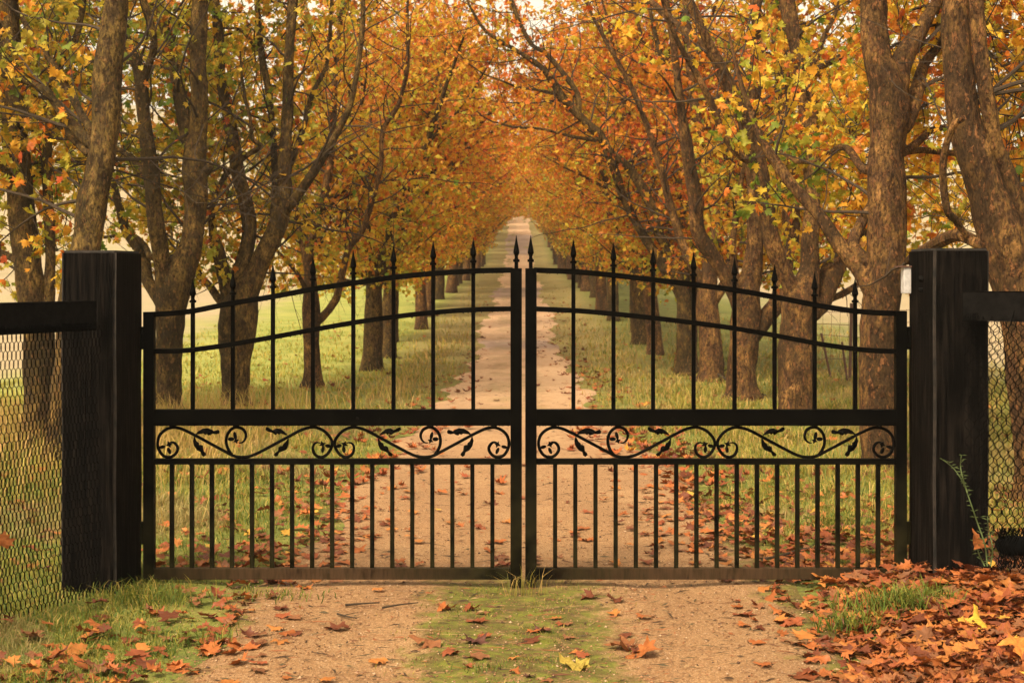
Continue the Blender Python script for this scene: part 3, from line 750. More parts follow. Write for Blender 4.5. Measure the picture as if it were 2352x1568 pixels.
while y < 176: far.append(y); y += 3.6 + .012 * (y - 60)
plant_row(-1, yl + far, 2.98, 6 if False else 5)
plant_row(1, yr + [f + 1.2 for f in far], 3.0, 7)

# ------------------------------------------------------------------ setting
def grid_sheet(name, xs, ys, fn, mat):
    X, Y = np.meshgrid(xs, ys); Z = fn(X, Y); n, m = X.shape
    V = np.stack([X, Y, Z], -1).reshape(-1, 3)
    i = np.arange(n - 1)[:, None] * m + np.arange(m - 1)[None]
    Fq = np.stack([i, i + 1, i + m + 1, i + m], -1).reshape(-1, 4)
    me = np_mesh(name, V, Fq, None, True); o = link(name, me, None, mat); tag(o, kind='structure'); return o
def spread(a, b, n, p): 
    t = np.linspace(0, 1, n); return a + (b - a) * t ** p
xs = np.unique(np.concatenate([np.linspace(-4, 4, 110), -4 - spread(0, 1800, 70, 3.2), 4 + spread(0, 1800, 70, 3.2)]))
ys = np.unique(np.concatenate([np.linspace(-30, 3, 12), np.linspace(3, 20, 150), 20 + spread(0, 200, 120, 1.6), 220 + spread(0, 2600, 40, 2)]))
grid_sheet('ground', xs, ys, lambda X, Y: ground_z(X, Y), M['ground'])
# the drive: a strip with a wavering edge, a few mm above the ground
yy = np.unique(np.concatenate([np.linspace(-8, 3, 10), np.linspace(3, 22, 240), 22 + spread(0, 170, 170, 1.4)]))
t = np.linspace(0, 1, 41)
el, er = edge_l(yy), edge_r(yy)
X = el[:, None] + (er - el)[:, None] * t[None]; Yg = np.repeat(yy[:, None], len(t), 1)
crown_ = 1 - (2 * t - 1) ** 2
Z = ground_z(X, Yg) + .004 + .016 * np.minimum(1, 4 * crown_)[None] - .010 * np.exp(-((np.abs(X - road_c(Yg)) - .72) / .2) ** 2)
Z[:, 0] -= .02; Z[:, -1] -= .02
n, m = X.shape; i = np.arange(n - 1)[:, None] * m + np.arange(m - 1)[None]
me = np_mesh('driveway', np.stack([X, Yg, Z], -1).reshape(-1, 3), np.stack([i, i + 1, i + m + 1, i + m], -1).reshape(-1, 4), None, True)
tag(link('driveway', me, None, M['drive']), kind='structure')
def top_z(x, y):
    x = np.asarray(x, float); y = np.asarray(y, float)
    on = (x > edge_l(y)) & (x < edge_r(y))
    return ground_z(x, y) + np.where(on, .020, 0)

# ------------------------------------------------------------------ grass
def blades(name, P, h, w, lean, tint, rng, label, cat='grass', kind='stuff'):
    N = len(P); a = rng.uniform(0, 2 * PI, N); d = np.stack([np.cos(a), np.sin(a), 0 * a], 1)
    b = rng.uniform(0, 2 * PI, N); s = np.stack([np.cos(b), np.sin(b), 0 * b], 1) * w[:, None]
    up = np.array([0, 0, 1.0])
    m = P + up * (h * .55)[:, None] + d * (h * lean * .28)[:, None]
    tip = P + up * (h * (1 - .35 * lean))[:, None] + d * (h * lean)[:, None]
    V = np.stack([P - s, P + s, m - s * .75, m + s * .75, tip], 1)
    Fc = np.array([(0, 1, 3), (0, 3, 2), (2, 3, 4)])[None] + (np.arange(N) * 5)[:, None, None]
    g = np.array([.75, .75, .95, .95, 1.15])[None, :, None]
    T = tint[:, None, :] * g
    me = np_mesh(name, V.reshape(-1, 3), Fc.reshape(-1, 3), T.reshape(-1, 3))
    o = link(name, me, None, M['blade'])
    tag(o, label, cat, None, kind); return o

def vnoise(x, y, s, seed=0):
    return .5 + .25 * (np.sin(x * s + seed) * np.cos(y * s * 1.13 + seed * 2) + np.sin((x + y) * s * .61 + seed * 3) * np.cos((x - y) * s * .77 + 1))
GR = np.array([(.09, .14, .02), (.19, .20, .03), (.31, .26, .042), (.42, .29, .075), (.50, .31, .11)])
def gtint(n, w, rng):
    w = np.array(w, float); i = rng.choice(5, n, p=w / w.sum()); return GR[i] * rng.uniform(.8, 1.2, (n, 1))

def scatter(n, ymin, ymax, xmaxf, rng):
    """points with density falling with distance; only within a wide view wedge"""
    u = rng.random(n); y = 1 / ((1 / ymin) * (1 - u) + (1 / ymax) * u); y = ymin + (y - ymin)
    x = rng.uniform(-1, 1, n) * (y * .40 * xmaxf + .6); return x, y
rng = np.random.default_rng(5)
# near and middle turf
x, y = scatter(330000, 5.7, 46, 1.0, rng)
el_, er_ = edge_l(y), edge_r(y)
out = np.maximum(el_ - x, x - er_)
keep = (out > np.where(y < 9, .02, -.06) + .20 * vnoise(x, y, 6)) & (np.abs(x) < 9)
patch = vnoise(x, y, 2.3, 4) + .35 * vnoise(x, y, 7, 1)
keep &= rng.random(len(x)) < np.clip(patch * 1.5 - .25, .12, 1)
for o_ in [o for o in bpy.data.objects if o.name.startswith('plane_tree') and o.location.y < 45]:
    keep &= ((x - o_.location.x) ** 2 + (y - o_.location.y) ** 2 > .10 + .2 * rng.random(len(x)))
heap = (x > 1.25) & (y < 8.0); keep &= ~(heap & (rng.random(len(x)) < .75))
x, y, out = x[keep], y[keep], out[keep]
P = np.stack([x, y, ground_z(x, y) - .01], 1)
lawn = (x < -2.0) & (y > 17)
dist = y / 8.0
h = rng.uniform(.04, .12, len(x)) * (.55 + .9 * vnoise(x, y, 5.3, 7)) * (.6 + .9 * np.clip(out, 0, 1)) * np.clip(.8 + .2 * dist, 1, 1.7)
h = np.where(lawn, h * .5, h * .75); h = np.where((y < 9.5), h * .7, h)
w = rng.uniform(.0016, .0032, len(x)) * np.clip(dist, 1, 4)
left = x < 0
tg = gtint(len(x), [.30, .32, .22, .11, .05], rng); td = gtint(len(x), [.12, .25, .30, .20, .13], rng); tl = gtint(len(x), [.06, .36, .44, .14, 0], rng) * 1.25
tt = np.where((left & (y < 14))[:, None], tg, td); tt = np.where(lawn[:, None], tl, tt)
br = vnoise(x, y, 1.4, 9)[:, None]; tt = np.where((br > .62) & ~lawn[:, None], tt * .4 + np.array([.36, .25, .11]) * .6, tt)
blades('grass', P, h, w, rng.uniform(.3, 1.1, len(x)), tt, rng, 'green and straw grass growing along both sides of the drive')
# tall dry grass round the feet of the left trees and along the verges
x, y = scatter(120000, 9.2, 70, .9, rng)
side_l = (x < -1.6) & (x > -7)
dens = np.where(side_l, np.exp(-((y - 16.5) / 3.6) ** 2) * sstep(1.9, 3.0, -x), 0)
verge = np.exp(-((x - edge_l(y) + .75) / .45) ** 2) * sstep(16, 26, y) + np.exp(-((x - edge_r(y) - .8) / .55) ** 2) * sstep(14, 24, y)
rightg = .22 * (x > 1.9) * (y < 40) * (y > 12)
keep = rng.random(len(x)) < np.clip(dens + .8 * verge + rightg, 0, 1) * np.clip(vnoise(x, y, 3.1, 2) * 1.5, .15, 1)
x, y = x[keep], y[keep]
P = np.stack([x, y, ground_z(x, y) - .01], 1)
h = rng.uniform(.10, .40, len(x)) * np.where(x > 0, .55, 1.0) * np.where(y > 22, .75, 1.0); w = rng.uniform(.0018, .0032, len(x)) * np.clip(y / 9, 1, 4)
tt = np.where((x > 0)[:, None] | (y > 24)[:, None], gtint(len(x), [.01, .12, .33, .33, .21], rng), gtint(len(x), [0, .04, .15, .36, .45], rng) * 1.05)
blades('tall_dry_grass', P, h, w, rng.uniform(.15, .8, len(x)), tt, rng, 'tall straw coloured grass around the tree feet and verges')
# moss-strip herbs in front of the gate
x = rng.normal(0.03, .26, 5000); y = rng.uniform(5.7, 8.5, 5000); k = (vnoise(x, y, 9, 3) > .55)
x, y = x[k], y[k]
blades('low_herbs', np.stack([x, y, top_z(x, y) - .004], 1), rng.uniform(.008, .035, len(x)), rng.uniform(.001, .0022, len(x)), rng.uniform(.5, 1.3, len(x)), gtint(len(x), [.3, .35, .25, .1, 0], rng), rng, 'tiny grass shoots in the mossy strip before the gate')

def tuft(loc, n, hh, spread_, label, weights, seed, lean=.8, wide=.003, name='grass_tuft', group='green grass tufts'):
    rg = np.random.default_rng(seed); r = rg.normal(0, spread_, (n, 2)) * np.array([1.3, .8])
    x = loc[0] + r[:, 0]; y = loc[1] + r[:, 1]
    P = np.stack([x, y, top_z(x, y) + loc[2]], 1)
    V = gtint(n, weights, rg)
    o = blades(name, P, rg.uniform(.5, 1, n) * hh, np.full(n, wide), rg.uniform(.2, lean * 1.4, n), V, rg, label, 'grass', 'stuff')
    o['group'] = group; return o
tuft((1.92, 7.25, .05), 420, .17, .10, 'long bright green grass tuft among brown leaves by the right post', [.45, .45, .1, 0, 0], 31, 1.1, .0032)
tuft((1.60, 7.02, .03), 160, .13, .06, 'smaller green grass tuft spilling left over the leaf heap', [.45, .45, .1, 0, 0], 38, 1.2, .003)
tuft((2.15, 9.9, 0), 320, .16, .11, 'green grass tuft behind the right gate leaf', [.5, .4, .1, 0, 0], 32, .9, .003)
tuft((-1.93, 7.72, 0), 330, .14, .12, 'shaggy grass tuft at the foot of the left gate post', [.35, .35, .2, .1, 0], 33, .9, .0026)
tuft((-1.62, 7.0, 0), 220, .10, .14, 'low green tuft between red leaves left of the drive', [.5, .35, .15, 0, 0], 34, 1.0, .0026)
tuft((-1.28, 7.9, 0), 130, .06, .10, 'small weed tuft under the left gate leaf', [.4, .4, .2, 0, 0], 35, 1.2, .003)
tuft((0.04, 8.0, 0), 46, .20, .05, 'wispy dry grass stalks at the gate meeting posts', [0, .1, .3, .3, .3], 36, .6, .0014)
tuft((-.12, 6.45, 0), 70, .05, .05, 'small sprout of green grass in the centre moss', [.4, .4, .2, 0, 0], 37, 1.0, .002)
tuft((-2.0, 6.25, 0), 200, .10, .14, 'green tuft in the bottom left leaf patch', [.4, .4, .2, 0, 0], 39, 1.0, .0026)

# ------------------------------------------------------------------ fallen leaves
def curled(seed):
    rg = random.Random(seed); o = HALF + [(-x, y) for x, y in reversed(HALF[1:-1])]
    lob = [rg.uniform(.72, 1.15) for _ in range(7)]
    o = [(x * (1 if k == 0 else lob[int(7 * k / len(o))] ), .34 + (y - .34) * lob[int(7 * k / len(o))]) for k, (x, y) in enumerate(o)]
    # denser outline
    oo = []
    for i in range(len(o)):
        a, b = o[i], o[(i + 1) % len(o)]; oo.append(a); oo.append(((a[0] + b[0]) / 2 * rg.uniform(.88, 1.06), (a[1] + b[1]) / 2 + rg.uniform(-.03, .03)))
    k = len(oo); vs = [(0, .34)] ; 
    for f in (.4, .75, 1.0): vs += [((x) * f, .34 + (y - .34) * f) for x, y in oo]
    fs = [(0, i + 1, (i + 1) % k + 1) for i in range(k)]
    for rr in range(2):
        for i in range(k):
            a, b = 1 + rr * k + i, 1 + rr * k + (i + 1) % k; fs += [(a, a + k, b + k), (a, b + k, b)]
    ax = rg.uniform(0, PI); cu = rg.uniform(.5, 1.9) * rg.choice([1, 1, -1]); tw = rg.uniform(-1, 1); ph = rg.uniform(0, 6)
    out = []
    for x, y in vs:
        y0 = y - .34; u = x * math.cos(ax) + y0 * math.sin(ax); v = -x * math.sin(ax) + y0 * math.cos(ax)
        z = cu * .55 * u * u + .15 * math.sin(8 * u + ph) * abs(v) * 2 + .22 * tw * u * v + .05 * math.sin(11 * v + ph)
        sh = 1 - .18 * abs(cu) * abs(u)
        out.append((x * sh, y0 * sh, z))
    out = np.array(out); out[:, 2] -= np.percentile(out[:, 2], 20); return out, np.array(fs)
CUR = [curled(s) for s in range(18)]
stalk = None
def leaf_me(v, f, mat, name='fallen_leaf'):
    me = np_mesh(name, v, f, None, True); me.materials.append(mat); return me
FLAT = [(v * np.array([1, 1, .38]), f) for v, f in CUR]; HALFC = [(v * np.array([1, 1, .7]), f) for v, f in CUR]
LM = [leaf_me(v, f, M['rust']) for v, f in HALFC]; LF = [leaf_me(v, f, M['rust']) for v, f in FLAT]

lr = random.Random(99)
def density(x, y):
    d = 0.0
    el, er = float(edge_l(y)), float(edge_r(y))
    if y < 8.3:
        d += 30 * float(sstep(1.2, 1.95, x + .12 * (7.2 - y))) ** 1.6 * float(sstep(5.6, 5.9, y))
        d += 2 * float(sstep(1.0, 1.4, x))
        d += 5 * math.exp(-((x + 2.0) / .35) ** 2 - ((y - 6.45) / .55) ** 2) + 3 * math.exp(-((x + 1.72) / .3) ** 2 - ((y - 7.35) / .3) ** 2) + 3 * math.exp(-((x + 1.25) / .2) ** 2 - ((y - 7.1) / .35) ** 2)
        d += 1.0 * math.exp(-(x / .35) ** 2 - ((y - 7.2) / .5) ** 2)
    d += (16 if y > 8.3 else 0) * math.exp(-((x - er + .0) / .42) ** 2)
    d += (9 if y > 8.3 else 2) * math.exp(-((x - el - .0) / .35) ** 2)
    if 8.3 < y < 13: d += 9 * float(sstep(1.3, 1.9, x)) * math.exp(-((y - 9.8) / 1.7) ** 2) + 1.5 * (x < -1.4)
    d += .9 if el < x < er and y > 8.3 else (.15 if y < 8.3 else 1.0)
    if y > 14 and abs(x) > 1.6: d += 1.0
    return d
cand = []
tries = 0
while tries < 44000:
    tries += 1
    u = lr.random(); yv = 1 / ((1 / 5.8) * (1 - u) + (1 / 60.0) * u); xv = lr.uniform(-1, 1) * min(yv * .40, 7)
    if lr.random() < density(xv, yv) / 38 * min(1, (yv / 6) * .9): cand.append((xv, yv))
cand.sort(key=lambda p: p[1])
vis = [p for p in cand if abs(p[0]) / p[1] < .352 and p[1] > 6.0]
near, rest = vis[:286], vis[286:] + [p for p in cand if not (abs(p[0]) / p[1] < .352 and p[1] > 6.0)]
G_F = 'fallen leaves lying in front of and under the gate'
def heap_h(x, y):
    return .07 * float(sstep(1.6, 2.4, x)) * float(sstep(6.2, 7.2, y)) * (1 - float(sstep(8.2, 8.7, y))) + .02 * float(sstep(1.4, 1.9, x)) * (y < 8.3)
def put_leaf(me, x, y, size, rz, tiltx, tilty, label, dz=0, group=G_F):
    o = bpy.data.objects.new('fallen_leaf', me); COL.objects.link(o)
    o.location = (x, y, float(top_z(x, y)) + dz + .006); o.rotation_euler = (tiltx, tilty, rz); o.scale = (size,) * 3
    if group: o.scale = (size * lr.uniform(.62, 1.05), size, size)
    return tag(o, label, 'leaf', group)
def leaf_label(x, y):
    if x > 1.0 and y < 8.4: return 'rust brown curled leaf in the heap by the right post'
    if x < -1.0 and y < 8.4: return 'rust orange leaf lying in grass near the left post'
    if y < 8.4: return 'rust brown leaf lying on the drive before the gate'
    return 'rust orange leaf lying on the ground just behind the gate'
for x_, y_ in near:
    hh = heap_h(x_, y_)
    put_leaf(lr.choice(LM if (hh > 0 or abs(x_) > 1.5) else LF), x_, y_, lr.uniform(.075, .15) * (1 if abs(x_) > 1 else .75), lr.uniform(0, 2 * PI), lr.gauss(0, .30 if hh > 0 else .06), lr.gauss(0, .30 if hh > 0 else .06), leaf_label(x_, y_), hh * lr.random())
# the leaves one would point to
YM = leaf_me(*CUR[3], M['yellow']); OM = leaf_me(*CUR[5], M['olive']); AM = leaf_me(*CUR[1], M['amber']); DM = leaf_me(*CUR[7], M['brownleaf'])
def spot(px, py): Y = (EYE + .03) * F / (py - HZ); return (px - CX) * Y / F, Y
def special(px, py, me, size, rz, tx, ty, label, dz=0):
    x, y = spot(px, py); put_leaf(me, x, y, size, rz, tx, ty, label, dz, None)
special(2250, 1490, YM, .15, .9, .75, .3, 'bright yellow leaf standing in the brown heap at right', .07)
special(2335, 1548, AM, .17, 1.2, .3, -.25, 'glowing amber leaf at the bottom right corner', .07)
special(1430, 1482, LM[2], .19, 1.5, .25, .1, 'large rust leaf left of a pair on the right wheel track', .0)
special(1480, 1500, LM[4], .18, -.6, .5, -.3, 'large upright rust leaf right of a pair on the wheel track', .01)
special(1325, 1532, OM, .15, 1.4, .2, 0, 'olive yellow leaf lying at bottom centre', 0)
special(1285, 1590, YM, .05, 1.4, .2, 0, 'tiny yellow leaf at the bottom edge, in the moss', 0)
special(1090, 1475, DM, .14, .4, .2, 0, 'dark wet crumpled leaf left in the centre moss', 0)
special(1245, 1445, DM, .12, 2.4, .2, 0, 'dark wet crumpled leaf right in the centre moss', 0)
special(1215, 1560, DM, .06, 2.4, .3, 0, 'small dark curled leaf near the bottom edge', 0)
special(500, 1462, LM[6], .19, 1.2, .1, .1, 'broad rust leaf at the left edge of the wheel track', 0)
special(980, 1478, LM[8], .14, 1.5, .1, .1, 'rust leaf at the left edge of the centre moss', 0)
special(275, 1555, AM, .14, 1.8, .15, .1, 'orange yellow leaf at bottom left of the drive', 0)
special(2045, 1335, LM[4], .20, .2, .9, .2, 'upright rust leaf leaning on the right gate leaf bottom rail', .03)
# leaves caught up off the ground
def hang(px, py, Y, size, rot, me, label):
    o = bpy.data.objects.new('caught_leaf', me); COL.objects.link(o); o.location = at(px, py, Y); o.rotation_euler = rot; o.scale = (size,) * 3
    tag(o, label, 'leaf')
hang(2242, 1238, 7.50, .13, (1.2, .3, .8), LM[2], 'rust leaf caught on the weed by the right post')
hang(8, 1238, 7.12, .09, (1.4, .2, .5), LM[6], 'pale tan leaf caught in the left wire netting')
# the rest as one mass
def mass(pts, tmpls, name, label):
    V = []; Fs = []; Tn = []; off = 0; rg = np.random.default_rng(3)
    for (x_, y_) in pts:
        v, f = tmpls[rg.integers(len(tmpls))]; s = rg.uniform(.055, .12)
        tl_ = .08 if abs(x_) < 1.2 else .24; a, b, c = rg.uniform(0, 2 * PI), rg.normal(0, tl_), rg.normal(0, tl_)
        Rm = np.array(Matrix.Rotation(a, 3, 'Z') @ Matrix.Rotation(b, 3, 'X') @ Matrix.Rotation(c, 3, 'Y'))
        on = float(edge_l(y_)) < x_ < float(edge_r(y_))
        lift = .008 if on else .012 + .03 * rg.random() * (abs(x_) > 1.5 or y_ > 8.5)
        V.append(v @ Rm.T * s + np.array([x_, y_, float(top_z(x_, y_)) + lift + heap_h(x_, y_) * rg.random()]))
        Fs.append(f + off); off += len(v)
        base = np.array([(.14, .040, .018), (.33, .10, .028), (.24, .065, .025), (.40, .15, .038), (.22, .09, .04), (.55, .30, .05)])[rg.choice(6, p=[.19, .29, .2, .15, .155, .015])]
        Tn.append(np.repeat(base[None] * rg.uniform(.8, 1.15), len(v), 0))
    me = np_mesh(name, np.concatenate(V), np.concatenate(Fs), np.concatenate(Tn))
    tag(link(name, me, None, M['litter']), label, 'leaves', None, 'stuff')
MIDC = [T_FULL, T_FULL] + CUR
heap_pts = [(lr.uniform(1.35, 3.2), lr.uniform(5.6, 8.0)) for _ in range(300)]
heap_pts = [p for p in heap_pts if lr.random() < .8 * float(sstep(1.45, 2.1, p[0] + .12 * (7.2 - p[1])))]
def lo(s):
    v, f = T_FULL; v = v.copy(); v[:, 1] -= .34; v[:, 2] = v[:, 0] ** 2 * s + v[:, 1] ** 2 * s * .5; return v, f
LOWC = [lo(.9), lo(-.7), lo(.4), lo(1.4)]
mass([p for p in rest if p[1] < 12] + heap_pts, HALFC + FLAT, 'leaf_litter', 'rust coloured leaf litter heaped by the right post and near verges')
mass([p for p in rest if p[1] >= 12], LOWC, 'leaf_litter', 'rust coloured leaves scattered along the drive beyond the gate')

# pebbles
def pebbles():
    rg = np.random.default_rng(8); N = 15000
    u = rg.random(N); y = 1 / ((1 / 5.7) * (1 - u) + (1 / 14.0) * u); x = rg.uniform(-1.7, 1.7, N)
    s = rg.gamma(2.0, .0013, N) + .0015
    oct_ = np.array([(1, 0, 0), (0, 1, 0), (-1, 0, 0), (0, -1, 0), (0, 0, .7), (0, 0, -.4)]); Fo = np.array([(0, 1, 4), (1, 2, 4), (2, 3, 4), (3, 0, 4), (1, 0, 5), (2, 1, 5), (3, 2, 5), (0, 3, 5)])
    V = oct_[None] * s[:, None, None] * rg.uniform(.6, 1.3, (N, 6, 1)); a = rg.uniform(0, 6.28, N); c, q = np.cos(a), np.sin(a)
    V = np.stack([V[..., 0] * c[:, None] - V[..., 1] * q[:, None], V[..., 0] * q[:, None] + V[..., 1] * c[:, None], V[..., 2]], -1) + np.stack([x, y, top_z(x, y) + .001], 1)[:, None]
    tint = (np.array([(.36, .21, .11), (.22, .12, .06), (.52, .38, .25), (.10, .06, .04)])[rg.choice(4, N, p=[.45, .3, .12, .13])])[:, None].repeat(6, 1)
    me = np_mesh('gravel', V.reshape(-1, 3), (Fo[None] + (np.arange(N) * 6)[:, None, None]).reshape(-1, 3), tint.reshape(-1, 3))
    tag(link('gravel', me, None, M['litter']), 'loose tan gravel grit lying on the drive', 'gravel', None, 'stuff')
pebbles()

def debris():
    rg = np.random.default_rng(18); N = 6500
    u = rg.random(N); y = 1 / ((1 / 5.7) * (1 - u) + (1 / 24.0) * u); x = rg.uniform(-1.6, 1.6, N)
    k = (x > edge_l(y)) & (x < edge_r(y)) & (rg.random(N) < .35 + .65 * vnoise(x, y, 4.0, 5)); x = x[k]; y = y[k]; N = len(x)
    L = rg.gamma(2.0, .011, N) + .006; wd = rg.uniform(.0008, .0022, N) * np.where(rg.random(N) < .2, 2.6, 1); a = rg.normal(0, .9, N)
    d = np.stack([np.cos(a), np.sin(a), 0 * a], 1); s_ = np.stack([-np.sin(a), np.cos(a), 0 * a], 1)
    P = np.stack([x, y, top_z(x, y) + .0025], 1); up = np.array([0, 0, 1.0])
    b = rg.normal(0, .25, N)
    V = np.stack([P - d * L[:, None], P + s_ * (wd + b * L * .5)[:, None], P + s_ * (b * L * .5)[:, None] + up * (wd * 1.6)[:, None], P + s_ * (b * L * .5 - wd)[:, None], P + d * L[:, None] + up * .001], 1)
    Fd = np.array([(0, 1, 2), (0, 2, 3), (4, 2, 1), (4, 3, 2)])
    tt = np.array([(.06, .03, .018), (.13, .05, .028), (.26, .08, .035), (.09, .06, .035), (.35, .2, .11)])[rg.choice(5, N, p=[.35, .25, .2, .15, .05])][:, None].repeat(5, 1)
    me = np_mesh('bark_litter', V.reshape(-1, 3), (Fd[None] + (np.arange(N) * 5)[:, None, None]).reshape(-1, 3), tt.reshape(-1, 3))
    tag(link('bark_litter', me, None, M['litter']), 'fine dark twigs and bark bits strewn along the drive', 'litter', None, 'stuff')
debris()

# sticks on the ground
def stick(pts, r, label, name='fallen_twig', forks=()):
    mb = MB(); W = [Vector((x, y, float(top_z(x, y)) + z)) for x, y, z in pts]
    C_ = [Vector(p) for p in catmull([tuple(p) for p in W], 4)]
    mb.tube(C_, [r * (1 - .6 * i / len(C_)) for i in range(len(C_))], 6)
    for fk in forks:
        W2 = [Vector((x, y, float(top_z(x, y)) + z)) for x, y, z in fk]
        mb.tube(W2, [r * .5] * (len(W2) - 1) + [r * .2], 5)
    tag(mb.build(name, M['twig'], None, True), label, 'twig', 'fallen twigs')
def sp(px, py, z=.01): x, y = spot(px, py); return (x, y, z)
stick([sp(1750, 1284), sp(1800, 1278, .02), sp(1850, 1268, .03), sp(1900, 1272, .02), sp(1925, 1284)], .009, 'bent brown twig lying behind the right gate leaf', forks=([sp(1830, 1275, .02), sp(1880, 1262, .04)],))
stick([sp(793, 1387), sp(830, 1385), sp(872, 1384)], .007, 'short dark stick on the left wheel track under the gate')
stick([sp(878, 1395), sp(915, 1391, .012), sp(960, 1386)], .006, 'dark forked stick near the centre moss')
stick([sp(775, 1405), sp(800, 1412), sp(820, 1416)], .006, 'dark stick crossing a leaf on the left track', forks=([sp(785, 1409), sp(825, 1402)],))
stick([sp(1600, 850, .1), sp(1640, 872, .15), sp(1690, 895, .1), sp(1760, 920, .05)], .02, 'fallen branch in the grass between the right trunks', forks=([sp(1650, 875, .13), sp(1700, 870, .3)],))

# ------------------------------------------------------------------ the gate
S = GATE_Y / F
def gx(px): return (px - CX) * S
def gzp(py): return EYE - (py - HZ) * S
A_PATH = [(385, 400, .35), (415, 386, .6), (455, 398, 1), (488, 445, 1.1), (484, 495, 1.1), (445, 545, 1.1), (385, 566, 1.1), (315, 545, 1.1), (268, 480, 1.1), (250, 400, 1.1), (275, 305, 1.1), (345, 238, 1.1), (430, 212, 1.1), (520, 222, 1.1), (620, 265, 1.1),
          (700, 305, 1.1), (860, 392, 1.1), (1080, 510, 1.1), (1140, 543, 1.1), (1210, 562, 1.1), (1300, 564, 1.1), (1400, 540, 1.1), (1560, 460, 1.1), (1800, 330, 1.1), (1950, 250, 1.1), (2060, 214, 1.1), (2150, 212, 1.1), (2245, 255, 1.1),
          (2318, 335, 1.1), (2340, 405, 1.1), (2320, 475, 1.1), (2270, 540, 1.1), (2200, 566, 1.1), (2135, 535, 1.1), (2108, 470, 1), (2120, 415, .8), (2160, 392, .6), (2200, 400, .35)]
A_HOOK = [(1150, 548, 1), (1105, 490, 1.1), (1074, 410, 1.1), (1075, 330, 1.1), (1105, 262, 1.1), (1160, 215, 1.1), (1220, 210, 1.1), (1280, 240, 1.1), (1308, 300, 1), (1296, 355, .8), (1262, 390, .6), (1222, 396, .4)]
A_LEAVES = [
    [(700, 296), (735, 255), (790, 225), (850, 218), (905, 240), (930, 262), (960, 262), (955, 243), (975, 236), (993, 258), (985, 285), (950, 292), (910, 285), (885, 300), (855, 306), (835, 280), (822, 300), (785, 272), (760, 285), (715, 296)],
    [(688, 318), (674, 370), (686, 430), (725, 485), (785, 512), (779, 545), (805, 562), (832, 540), (825, 518), (800, 492), (792, 430), (765, 418), (735, 424), (748, 398), (712, 372), (700, 330)],
    [(1805, 300), (1770, 262), (1725, 228), (1670, 220), (1620, 248), (1585, 236), (1575, 210), (1550, 205), (1542, 238), (1570, 260), (1620, 272), (1665, 302), (1692, 276), (1705, 298), (1735, 272), (1790, 305)],
    [(1822, 345), (1818, 420), (1790, 478), (1720, 505), (1690, 520), (1688, 552), (1655, 558), (1640, 535), (1660, 512), (1692, 498), (1698, 448), (1725, 430), (1752, 438), (1758, 400), (1800, 380), (1808, 345)]]
def ell(cx, cz, a, b, ang, n=12):
    return [(cx + a * math.cos(t) * math.cos(ang) - b * math.sin(t) * math.sin(ang), cz + a * math.cos(t) * math.sin(ang) + b * math.sin(t) * math.cos(ang)) for t in [2 * PI * k / n for k in range(n)]]
def star(cx, cz, R, r, a0):
    return [(cx + (R if k % 2 else r) * math.cos(a0 + PI * k / 4), cz + (R if k % 2 else r) * math.sin(a0 + PI * k / 4)) for k in range(8)]
A_TREF = [[ell(305, 445, 38, 20, -.25), ell(388, 490, 42, 20, 1.15), star(388, 415, 44, 20, .4)],
          [ell(1130, 350, 38, 24, 0), ell(1178, 310, 48, 20, 1.35), star(1190, 370, 38, 18, .4)],
          [ell(2290, 432, 36, 22, .2), ell(2228, 475, 40, 20, 1.7), star(2222, 412, 44, 20, .4)]]

def scroll_unit(x0, x1, mirror, root):
    """one double-S scroll fitted between pixel columns x0..x1"""
    def cv(x, y):
        t_ = (x - 245) / (2345 - 245)
        if mirror: t_ = 1 - t_
        return gx(x0 + t_ * (x1 - x0)), gzp(940.8 + y * .19167)
    y0 = GATE_Y
    mb = MB()
    for path in (A_PATH, A_HOOK):
        pp = catmull([(*cv(x, y), w) for x, y, w in path], 5)
        mb.tube([(p[0], y0, p[1]) for p in pp], [max(.0028, .0078 * p[2]) for p in pp], 8)
    # welded pads
    for x, y in ((430, 195), (380, 583), (1190, 195), (1245, 583), (2110, 195), (2205, 583)):
        a, b = cv(x, y); mb.box(a - .016, a + .016, y0 - .008, y0 + .008, b - .006, b + .006)
    sc = mb.build('scroll', M['iron'], root, True)
    for poly in A_LEAVES:
        q = [cv(x, y) for x, y in poly]
        m2 = MB(); m2.prism(q, y0 - .0035, y0 + .0035)
        c = (sum(a for a, b in q) / len(q), sum(b for a, b in q) / len(q))
        m2.add([(c[0], y0 - .012, c[1])] + [(a, y0 - .0035, b) for a, b in q], [(0, i + 1, (i + 1) % len(q) + 1) for i in range(len(q))])
        m2.build('iron_leaf', M['iron'], sc, False)
    for tref in A_TREF:
        m2 = MB()
        for k, poly in enumerate(tref): m2.prism([cv(x, y) for x, y in poly], y0 - .004 - .001 * k, y0 + .004 + .001 * k)
        m2.build('iron_blossom', M['iron'], sc, False)

def spear(x, zbase, ztip, root):
    k = (ztip - zbase) / .188; mb = MB()
    prof = [(-.01, .0115), (.035, .0115), (.036, .0195), (.050, .0195), (.0505, .013), (.062, .010), (.072, .011), (.088, .0185), (.098, .0175), (.150, .0075), (.188, .0008)]
    rings = [[(x + r * math.cos(a), GATE_Y + r * math.sin(a), zbase + z * k) for a in [2 * PI * (j + .5) / 8 for j in range(8)]] for z, r in prof]
    mb.rings(rings); return mb.build('spearhead', M['iron'], root, False)

